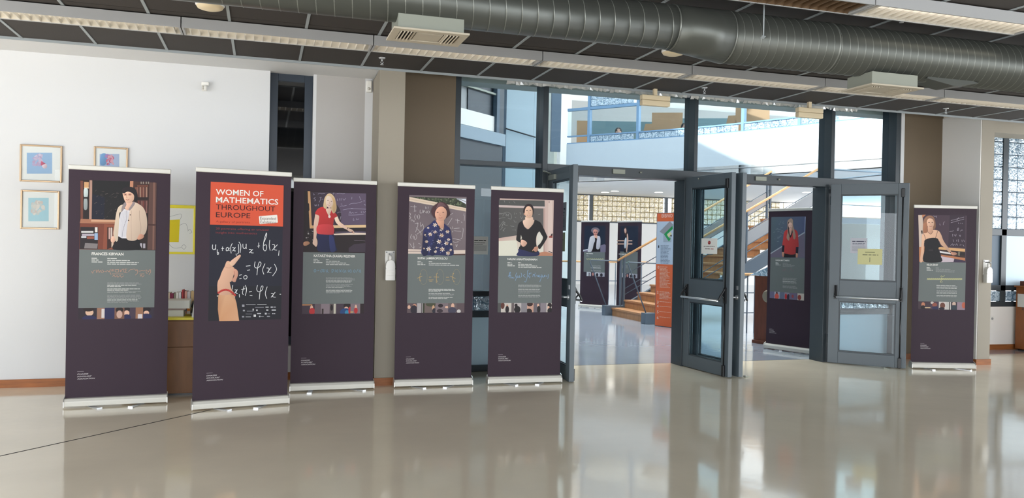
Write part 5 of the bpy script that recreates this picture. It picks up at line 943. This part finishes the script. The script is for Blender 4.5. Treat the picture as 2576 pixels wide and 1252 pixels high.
for y in (YN, YF):
    B(-.16, .08, y-.09, y+.09, 0, .21).build('foot_box', 'stair_steel', st, bevel=.004)
    hz = lambda x: 1.161+SLP*(x-.144)
    MB().tube([(.144, y, hz(.144)), (LEN, y, hz(LEN))], .024, 12).build('handrail', 'hand_wood', st)
    MB().tube([(-.10, y, .2), (-.50, y, 1.14), (-.47, y, 1.165), (.15, y, 1.15)], .012, 8).build('newel_loop', 'stair_steel', st)
    for x in (.22, .30, 1.97, 2.05, 3.80, 3.88): B(x-.015, x+.015, y-.03, y+.03, SLP*x+.05, hz(x)-.02).build('post', 'stair_steel', st)
    for off in (.20, .33, .62): MB().tube([(.30, y, SLP*.30+.06+off), (LEN, y, SLP*LEN+.06+off)], .009, 8).build('rail_bar', 'stair_steel', st)
    for x0, x1 in ((2.05, 3.80),):
        MB().prism([(x0+.03, SLP*(x0+.03)+.40), (x1-.03, SLP*(x1-.03)+.40), (x1-.03, SLP*(x1-.03)+.66), (x0+.03, SLP*(x0+.03)+.66)], 1, y-.004, y+.004).build('infill_panel', 'panel_grey', st)
LZ = NST*RI
B(LEN, LEN+1.8, YN-.04, YF+.04, LZ-.2, LZ).build('landing', 'stair_steel', st); B(LEN+.01, LEN+1.79, YN+.05, YF-.05, LZ, LZ+.025).build('landing_boards', 'stair_wood', st)
for x in (LEN+.9, LEN+1.7):
    for y in (YN, YF): B(x-.06, x+.06, y-.06, y+.06, 0, LZ-.2).build('landing_post', 'stair_steel', st)
MB().tube([(LEN, YN, LZ+.98), (LEN+1.76, YN, LZ+.98), (LEN+1.76, YF, LZ+.98)], .02, 10).build('landing_rail', 'pale_band', st)  # pale tone puts the glare over this rail into its colour
# ---------------------------------------------------------------- directory totem
tt = thing('directory_totem', 'orange and pale blue library directory totem before the staircase', 'sign', (7.0, 13.53, 0), math.radians(-69))
def TP(x, y):
    q = ray(x, y); a = math.radians(-69); d = Vector((math.cos(a), math.sin(a))); n = Vector((-d.y, d.x)); t = Vector((7.0, 13.53)).dot(n)/Vector((q.x, q.y)).dot(n); P = CAM+q*t; return ((Vector((P.x, P.y))-Vector((7.0, 13.53))).dot(d), P.z)
B(-.015, .80, 0, .05, 0, 2.10).build('board', 'stair_steel', tt, bevel=.004); B(0, .79, -.004, 0, .01, 1.15).build('lower_panel', 'orange_sign', tt); B(0, .79, -.004, 0, 1.15, 1.94).build('upper_panel', 'pale_sign', tt); B(0, .79, -.004, 0, 1.94, 2.09).build('header_panel', 'orange_sign', tt)
p = Print(lambda x, y: TP(1640+x/4.167, 530+y/4.167), -.0045)
T(p, 'ΒΙΒΛΙΟ', 104, 70, 216, 34, (240, 226, 214))
p.poly([(190, 108), (228, 148), (130, 250), (82, 218)], (150, 150, 158)); p.poly([(122, 240), (205, 240), (205, 328), (122, 328)], (166, 178, 192)); p.poly([(128, 245), (218, 155), (222, 190), (160, 245), (190, 290), (202, 285), (180, 322)], (40, 150, 84)); p.poly([(160, 250), (195, 222), (208, 238), (200, 268), (185, 265), (178, 280)], (226, 222, 170)); p.blob([(192, 262), (205, 250), (210, 268)], (70, 60, 60))
T(p, '1', 66, 388, 78, 28, (50, 56, 70))
for i in range(14): WD(p, 92, 368+i*14, 92+random.uniform(70, 112), 6, (120, 132, 150))
OL = (232, 190, 166)
for t_, y in (('0', 605), ('2', 866), ('3', 970), ('4', 1012), ('5', 1072), ('6', 1132)): T(p, t_, 54 if t_ != '0' else 62, y, 72 if t_ != '0' else 78, 30, (240, 220, 206))
for i in range(16): WD(p, 84, 590+i*14, 84+random.uniform(60, 120), 6, OL)
for i in range(6): WD(p, 82, 850+i*14, 82+random.uniform(90, 120), 6, OL)
for y in (952, 1000, 1056, 1112): WD(p, 82, y, 200, 5, OL)
p.build('lettering', tt)
# ---------------------------------------------------------------- lectern
lc = thing('lectern', 'dark brown wooden lectern with round seal and clear plastic top', 'lectern', (7.33, 10.90, 0), math.radians(-72))
B(0, .62, .03, .48, .03, 1.05).build('body', 'mahogany', lc, bevel=.005); B(-.015, .64, .0, .5, 0, .05).build('plinth', 'mahogany', lc, bevel=.004)
o = MB().lathe([(0, .012), (.07, .012), (.085, .008), (.095, 0)], n=28).build('seal', 'silver_seal', lc, (.24, .028, .74)); o.rotation_euler = (math.radians(90), 0, 0)
MB().prism([(-.12, 1.05), (.60, 1.05), (.66, 1.08), (.62, 1.33), (.58, 1.33)], 1, .02, .46).build('plastic_top', 'block_cool', lc, bevel=.01)
# railing behind the lectern and display partition
gr = thing('guard_rail', 'grey steel guard rail with wooden handrail behind the lectern', 'railing', (7.6, 12.2, 0))
for k in range(9): MB().tube([(k*.16, 0, 0), (k*.16, 0, 1.0)], .012 if k % 4 else .022, 8).build('baluster', 'stair_steel', gr)
for z in (.35, .7): MB().tube([(0, 0, z), (1.28, 0, z)], .008, 8).build('rail_bar', 'stair_steel', gr)
MB().tube([(-.05, 0, 1.02), (1.33, 0, 1.02)], .024, 10).build('handrail', 'hand_wood', gr)
pt = thing('display_partition', 'white display partition with brown plinth under the staircase', 'partition', (7.86, 10.25, 0))
B(0, 1.75, 0, .06, .09, 1.88).build('board', 'white_wall', pt, bevel=.003); B(0, 1.75, -.01, .07, 0, .09).build('plinth', 'mahogany', pt)
# far guard rail
g2 = thing('guard_rail', 'steel guard rail with wooden handrail behind the far banners', 'railing', (7.2, 20.6, 0))
for k in range(16): MB().tube([(k*.2, 0, 0), (k*.2, 0, 1.0)], .013, 8).build('baluster', 'stair_steel', g2)
MB().tube([(-.1, 0, 1.03), (3.2, 0, 1.03)], .026, 10).build('handrail', 'hand_wood', g2); MB().tube([(-.1, 0, .5), (3.2, 0, .5)], .01, 8).build('rail_bar', 'stair_steel', g2)
# ---------------------------------------------------------------- gallery: far wall, soffit, fascia, upper glazing
struct('wall_far', MB().box(3.0, 27, 28.4, 28.6, 0, 2.36).box(3, 27, 28.4, 28.6, 3.42, 3.5), 'white_wall')
w4 = tag(bpy.data.objects.new('window_4', None), 'band of glass blocks high in the far white wall', 'window', kind='structure'); COL.objects.link(w4); w4.location = (0, 28.4, 2.36)
mb = MB().box(3, 27, -.02, .06, 0, .05).box(3, 27, -.02, .06, 1.03, 1.06)
for x in (4.2, 7.4, 11.82, 15.0, 18.2, 21.4): mb.box(x, x+.14, -.02, .06, .05, 1.03)
mb.build('window_frame', 'frame_dark', w4)
struct('wall_far_behind', B(3, 27, 29.2, 29.3, 0, 2.3), 'white_wall')
for k in range(52):
    x = 10.10+k*.197
    if min(abs(x-v-.07) for v in (4.2, 7.4, 11.82, 15.0, 18.2, 21.4)) < .16: continue
    for q in range(5): blk(w4, x, .02, .145+q*.196, gbw)
FP = [(9.45, 24.75), (9.9, 24.2), (11.15, 22.65), (12.3, 21.0), (13.2, 19.3), (13.95, 17.6), (14.6, 16.0), (15.2, 14.4), (15.7, 12.8), (16.1, 11.0)]
FP = [(x*.942, y*.942) for x, y in FP]
def ribbon(pts, off, z0, z1, th):
    mb = MB(); n = len(pts); I = []; O = []
    for i in range(n):
        a, c = Vector(pts[max(i-1, 0)]), Vector(pts[min(i+1, n-1)]); d = (c-a).normalized(); nn = Vector((-d.y, d.x)); v = Vector(pts[i])
        I.append(v+nn*off); O.append(v+nn*(off+th))
    vs = [(p.x, p.y, z) for L_ in (I, O) for z in (z0, z1) for p in L_]; fs = []
    A, B_, C_, D_ = 0, n, 2*n, 3*n
    for i in range(n-1): fs += [(A+i, A+i+1, B_+i+1, B_+i), (C_+i, D_+i, D_+i+1, C_+i+1), (A+i, C_+i, C_+i+1, A+i+1), (B_+i, B_+i+1, D_+i+1, D_+i)]
    fs += [(A, B_, D_, C_), (A+n-1, C_+n-1, D_+n-1, B_+n-1)]
    mb.add(vs, fs); return mb
def dense(pts, k=5): return smooth(pts, False, k)
DF = dense(FP)
struct('wall_gallery', ribbon(DF, 0, 3.42, 4.59, .2), 'fascia')
struct('trim_4', ribbon(DF, -.012, 3.62, 3.635, .012), 'lamp_grey')
gsl = [(p[0], p[1]) for p in DF]+[(27, 10.4), (27, 28.4), (8.9, 28.4)]
struct('floor_gallery', MB().prism(gsl, 2, 3.42, 3.70), 'white_wall')
struct('wall_upper', MB().box(8.9, 27, 28.2, 28.4, 3.70, 6.9), 'grey_paint')
for x, y in ((1522, 484), (1547, 481), (1657, 484), (1818, 470), (2030, 484)):
    P = on(x, y, 2, 3.41); r = thing('recessed_downlight', 'round recessed downlight in the gallery soffit', 'light', (P.x, P.y, 3.42), 0, 'gallery downlights')
    MB().lathe([(.14, 0), (.16, -.008), (.17, 0)], n=24).build('trim_ring', 'white_plastic', r); MB().lathe([(0, -.004), (.14, -.004)], n=24).build('lens', 'downlight', r)
w5 = tag(bpy.data.objects.new('window_5', None), 'blue framed upper glazing with glass blocks above the white balcony', 'window', kind='structure'); COL.objects.link(w5)
# walk along the balcony line in block steps
acc = [0]
for i in range(1, len(DF)): acc.append(acc[-1]+math.dist(DF[i], DF[i-1]))
def along(s):
    for i in range(1, len(DF)):
        if acc[i] >= s:
            t = (s-acc[i-1])/(acc[i]-acc[i-1]); a, c = DF[i-1], DF[i]; return Vector((lerp(a[0], c[0], t), lerp(a[1], c[1], t))), math.atan2(c[1]-a[1], c[0]-a[0])
    return Vector(DF[-1]), 0
ribbon(DF, .02, 4.59, 4.62, .1).build('sill', 'blue_frame', w5); ribbon(DF, .02, 4.80, 4.84, .1).build('rail', 'blue_frame', w5); ribbon(DF, .02, 5.60, 5.68, .1).build('rail', 'blue_frame', w5); ribbon(DF, .05, 4.84, 5.60, .008).build('pane', 'glass_clear', w5); ribbon(DF, .02, 6.50, 6.9, .1).build('head_panel', 'white_wall', w5)
s = .75
while s < acc[-1]:
    c, a = along(s); MB().box(-.04, .04, -.07, .07, 4.59, 6.5).build('mullion', 'blue_frame', w5, (c.x-.08*math.sin(a), c.y+.08*math.cos(a), 0), a); s += 1.62
s = .9; kk = 0
while s < 8.2:
    c, a = along(s); n_ = Vector((-math.sin(a), math.cos(a)))
    if abs(((s-.75) % 1.62)-.0) > .12 and abs(((s-.75) % 1.62)-1.62) > .12:
        blk(w5, c.x+n_.x*.07, c.y+n_.y*.07, 4.71, s=(1.02, 1, .93), rz=a)
        for q in range(4): blk(w5, c.x+n_.x*.07, c.y+n_.y*.07, 5.785+q*.20, rz=a)
    s += .202
# desks and screens upstairs
def desk_up(x, y, rz, kind, label):
    r = thing('study_desk' if kind else 'desk_screen', label, 'desk' if kind else 'screen', (x, y, 3.70), rz)
    if kind:
        B(0, 1.4, 0, .7, .72, .75).build('top', 'tan_screen', r); B(0, .03, 0, .7, 0, 1.5).build('side_panel', 'tan_screen', r); MB().prism([(-.4, .9), (0, .9), (0, 1.65), (-.2, 1.65)], 1, 0, .03).build('wing_panel', 'tan_screen', r); B(0, .95, 0, .03, .75, 2.0).build('front_panel', 'tan_screen', r)
    else:
        B(0, 2.2, 0, .05, .1, 1.95).build('panel', 'teal_screen', r); B(-.35, 0, 0, .05, .1, 1.95).build('end_panel', 'tan_screen', r)
        for x_ in (.1, 2.0): B(x_, x_+.06, -.15, .2, 0, .1).build('foot', 'stair_steel', r)
def upat(px, d):           # a spot behind the balcony glazing: the ray past the line by d metres
    q = ray(px, 300); q = Vector((q.x, q.y)); best = min(range(len(DF)), key=lambda i: abs(Vector(DF[i]).normalized().cross(q.normalized()) if False else (Vector(DF[i]).x*q.y-Vector(DF[i]).y*q.x)))
    L_ = Vector(DF[best]).length+d; return q.normalized()*L_
v = upat(1478, 2.5); desk_up(v.x, v.y, math.radians(-18), 0, 'teal desk screen with orange end behind the upper glazing')
v = upat(1640, 2.2); desk_up(v.x, v.y, math.radians(-25), 1, 'tan study desk with stepped panels behind the upper glazing')
v = upat(1700, 3.4); desk_up(v.x, v.y, math.radians(-25), 0, 'teal desk screen beside the stepped tan desk')
v = upat(1850, 2.0); desk_up(v.x, v.y, math.radians(-35), 1, 'tan study desk behind the blown-out end of the balcony')
def sitter(px, label, cloth):
    v = upat(px, 1.1); r = thing('person', label, 'person', (v.x, v.y, 3.70), math.radians(160))
    me = bpy.data.meshes.new('body'); J = [(0, 0, .48), (0, 0, .75), (0, 0, 1.02), (0, 0, 1.14), (0, .02, 1.24), (0, .02, 1.36), (-.2, 0, 1.02), (-.27, .06, .78), (-.2, .3, .75), (.2, 0, 1.02), (.27, .06, .78), (.2, .3, .75), (-.1, 0, .46), (-.12, .42, .48), (-.12, .44, .06), (.1, 0, .46), (.12, .42, .48), (.12, .44, .06)]
    E_ = [(0, 1), (1, 2), (2, 3), (3, 4), (4, 5), (2, 6), (6, 7), (7, 8), (2, 9), (9, 10), (10, 11), (0, 12), (12, 13), (13, 14), (0, 15), (15, 16), (16, 17)]
    me.from_pydata(J, E_, []); o = link('body', me, r); m_ = o.modifiers.new('skin', 'SKIN'); R_ = [.15, .13, .14, .06, .09, .085, .06, .045, .035, .06, .045, .035, .09, .07, .045, .09, .07, .045]
    for k, sv in enumerate(me.skin_vertices[0].data): sv.radius = (R_[k], R_[k]); sv.use_root = k == 0
    o.modifiers.new('sub', 'SUBSURF').levels = 1; o.modifiers['sub'].render_levels = 1; mat(cloth[0], cloth[1], .8); me.materials.append(MATS[cloth[0]])
    mat('hair_dark', (40, 34, 32), .7); mat('skin', (214, 164, 140), .6)
    MB().lathe([(0, -.13), (.05, -.12), (.085, -.06), (.095, 0), (.08, .07), (.05, .115), (0, .13)], n=18).build('head', 'skin', r, (0, .03, 1.31)); MB().lathe([(.1, -.03), (.108, .03), (.09, .09), (.055, .13), (0, .145)], n=18).build('hair', 'hair_dark', r, (0, .01, 1.31))
    MB().box(-.012, .012, .115, .135, 1.28, 1.31).build('nose', 'skin', r, bevel=.005)
sitter(1556, 'dark-haired person seated behind the glass blocks upstairs', ('cloth_grey', (90, 94, 110))); sitter(1722, 'seated person beside the steel mullion, behind the upper glazing', ('cloth_pale', (190, 196, 200)))
mat('mortar', (120, 112, 84), .8)
mg = MB()
for k in range(54): mg.box(9.997+k*.197, 10.007+k*.197, .0, .045, .05, 1.03)
for q in range(6): mg.box(9.9, 20.6, .0, .045, .042+q*.196, .052+q*.196)
mg.build('mortar_grid', 'mortar', w4)
# ---------------------------------------------------------------- piers, wing facade and frosted screen seen through the left glazing
pr = struct('wall_pier', MB().prism([(8.55, 25.2), (9.05, 24.85), (9.42, 25.35), (8.95, 25.75)], 2, 0, 7.5), 'concrete')
P1 = on(1409, 400, 1, 24.0); struct('wall_pier', B(P1.x, P1.x+.36, 24.0, 24.3, 0, 7.5), 'white_wall')
P2 = on(1386, 400, 1, 23.0); struct('wall_slot', MB().box(P2.x, P2.x+.30, 23.0, 23.1, 4.3, 7.5), 'bluewall')
P3 = on(1374, 400, 1, 26.0); struct('wall_slot', B(P3.x, P3.x+.9, 26.0, 26.1, 0, 4.4), 'white_wall')
F0 = on(1263, 400, 1, 12.6); dW = Vector((.755, .656)); aW = math.atan2(.656, .755)
wf = thing('wing_facade', 'dark blue wing facade with shuttered windows outside the left glazing', 'facade', (F0.x-dW.x*2.4, F0.y-dW.y*2.4, 0), aW)
B(0, 2.4, 0, .1, 0, 3.05).build('lower_cladding', 'darkblue', wf); B(0, 2.4, -.06, .1, 3.05, 3.24).build('sill_band', 'pale_band', wf)
for x0, x1 in ((.0, .92), (1.02, 2.15)):
    B(x0, x1, 0, .03, 3.26, 3.50).build('parapet_board', 'white_wall', wf); B(x0, x1, .05, .06, 3.50, 3.98).build('pane', 'lamp_grey', wf); B(x0, x1, .02, .04, 4.0, 4.62).build('shutter', 'frost', wf); B(x0-.02, x1+.02, -.02, .03, 3.97, 4.01).build('rail_bar', 'galv', wf); B(x0-.02, x1+.02, -.02, .03, 3.84, 3.87).build('rail_bar', 'galv', wf)
B(1.45, 2.15, .03, .048, 3.50, 3.97).build('dark_pane', 'darkblue', wf)
for x in (.94, 2.16): B(x, x+.08, -.04, .1, 3.24, 5.4).build('frame_post', 'bluewall', wf)
B(2.24, 2.40, -.02, .1, 3.05, 5.4).build('frame_post', 'darkblue', wf); B(0, 2.4, 0, .1, 4.62, 5.4).build('upper_cladding', 'bluewall', wf)
FA = on(1271, 400, 1, 13.0); FB = on(1366, 400, 1, 13.0)
fs = thing('frosted_screen', 'tall pale blue frosted glass screen beyond the left glazing', 'screen', (FA.x, 13.0, 0))
fw_ = FB.x-FA.x+.02
for k in range(2): B(k*fw_*.72, (fw_*.72 if k == 0 else fw_)-.006, 0, .012, .05, 6.0).build('pane', 'frost', fs)
B(-.05, 0, -.02, .04, 0, 6.0).build('frame_post', 'bluewall', fs); B(0, fw_, -.02, .03, 0, .05).build('sill', 'bluewall', fs)
PA, PB = on(1272, 323, 1, 12.95), on(1347, 345, 1, 12.95); MB().tube([(PA.x-FA.x, -.05, PA.z), (PB.x-FA.x, -.05, PB.z)], .012, 8).build('stay_rod', 'frame_dark', fs)
struct('wall_atrium_left', MB().box(-1, 1.0, 9.2, 9.4, 0, 3.5).box(-1.0, -.8, 9.2, 28, 0, 9).box(-1, 6.5, 28, 28.2, 0, 5), 'bluewall')  # unseen side wall raised to roof height to keep sun out

# unseen atrium enclosure: front wall, roof cut to dim sky and aim sun
struct('wall_atrium_front', MB().box(-1, 17, 9.2, 9.4, 3.62, 9.0), 'white_wall')
struct('wall_atrium_far', MB().box(-1, 27, 28.6, 28.8, 3.5, 9.0), 'white_wall')
mb = MB().box(-1, 27, 9.2, 9.8, 9, 9.2).box(-1, 27, 25.6, 28.8, 9, 9.2).box(-1, 0, 9.8, 25.6, 9, 9.2).box(15.6, 27, 9.8, 25.6, 9, 9.2)
sk = tag(bpy.data.objects.new('added_skylights', None), kind='structure'); COL.objects.link(sk); sk.location = (0, 0, 9.1)
for x0, x1, y0, y1 in ((0, 6.6, 9.8, 18.6), (0, 6.6, 18.6, 25.6), (6.6, 10.6, 9.8, 11.6), (6.6, 10.6, 18.6, 25.6), (10.6, 15.6, 9.8, 18.6), (10.6, 15.6, 18.6, 25.6)):
    B(x0+.04, x1-.04, y0+.04, y1-.04, -.01, .01).build('added_skylight_panel', 'opal', sk)  # unseen opal panels added to brighten the atrium
    MB().box(x0-.04, x0+.04, y0, y1, -.06, .06).box(x1-.04, x1+.04, y0, y1, -.06, .06).box(x0, x1, y0-.04, y0+.04, -.06, .06).box(x0, x1, y1-.04, y1+.04, -.06, .06).build('added_skylight_frame', 'frame_dark', sk)
struct('ceiling_atrium', mb, 'white_wall')
portal((8.6, 15.1, 9.1), (0, 0, 0), 4.0, 7.0)
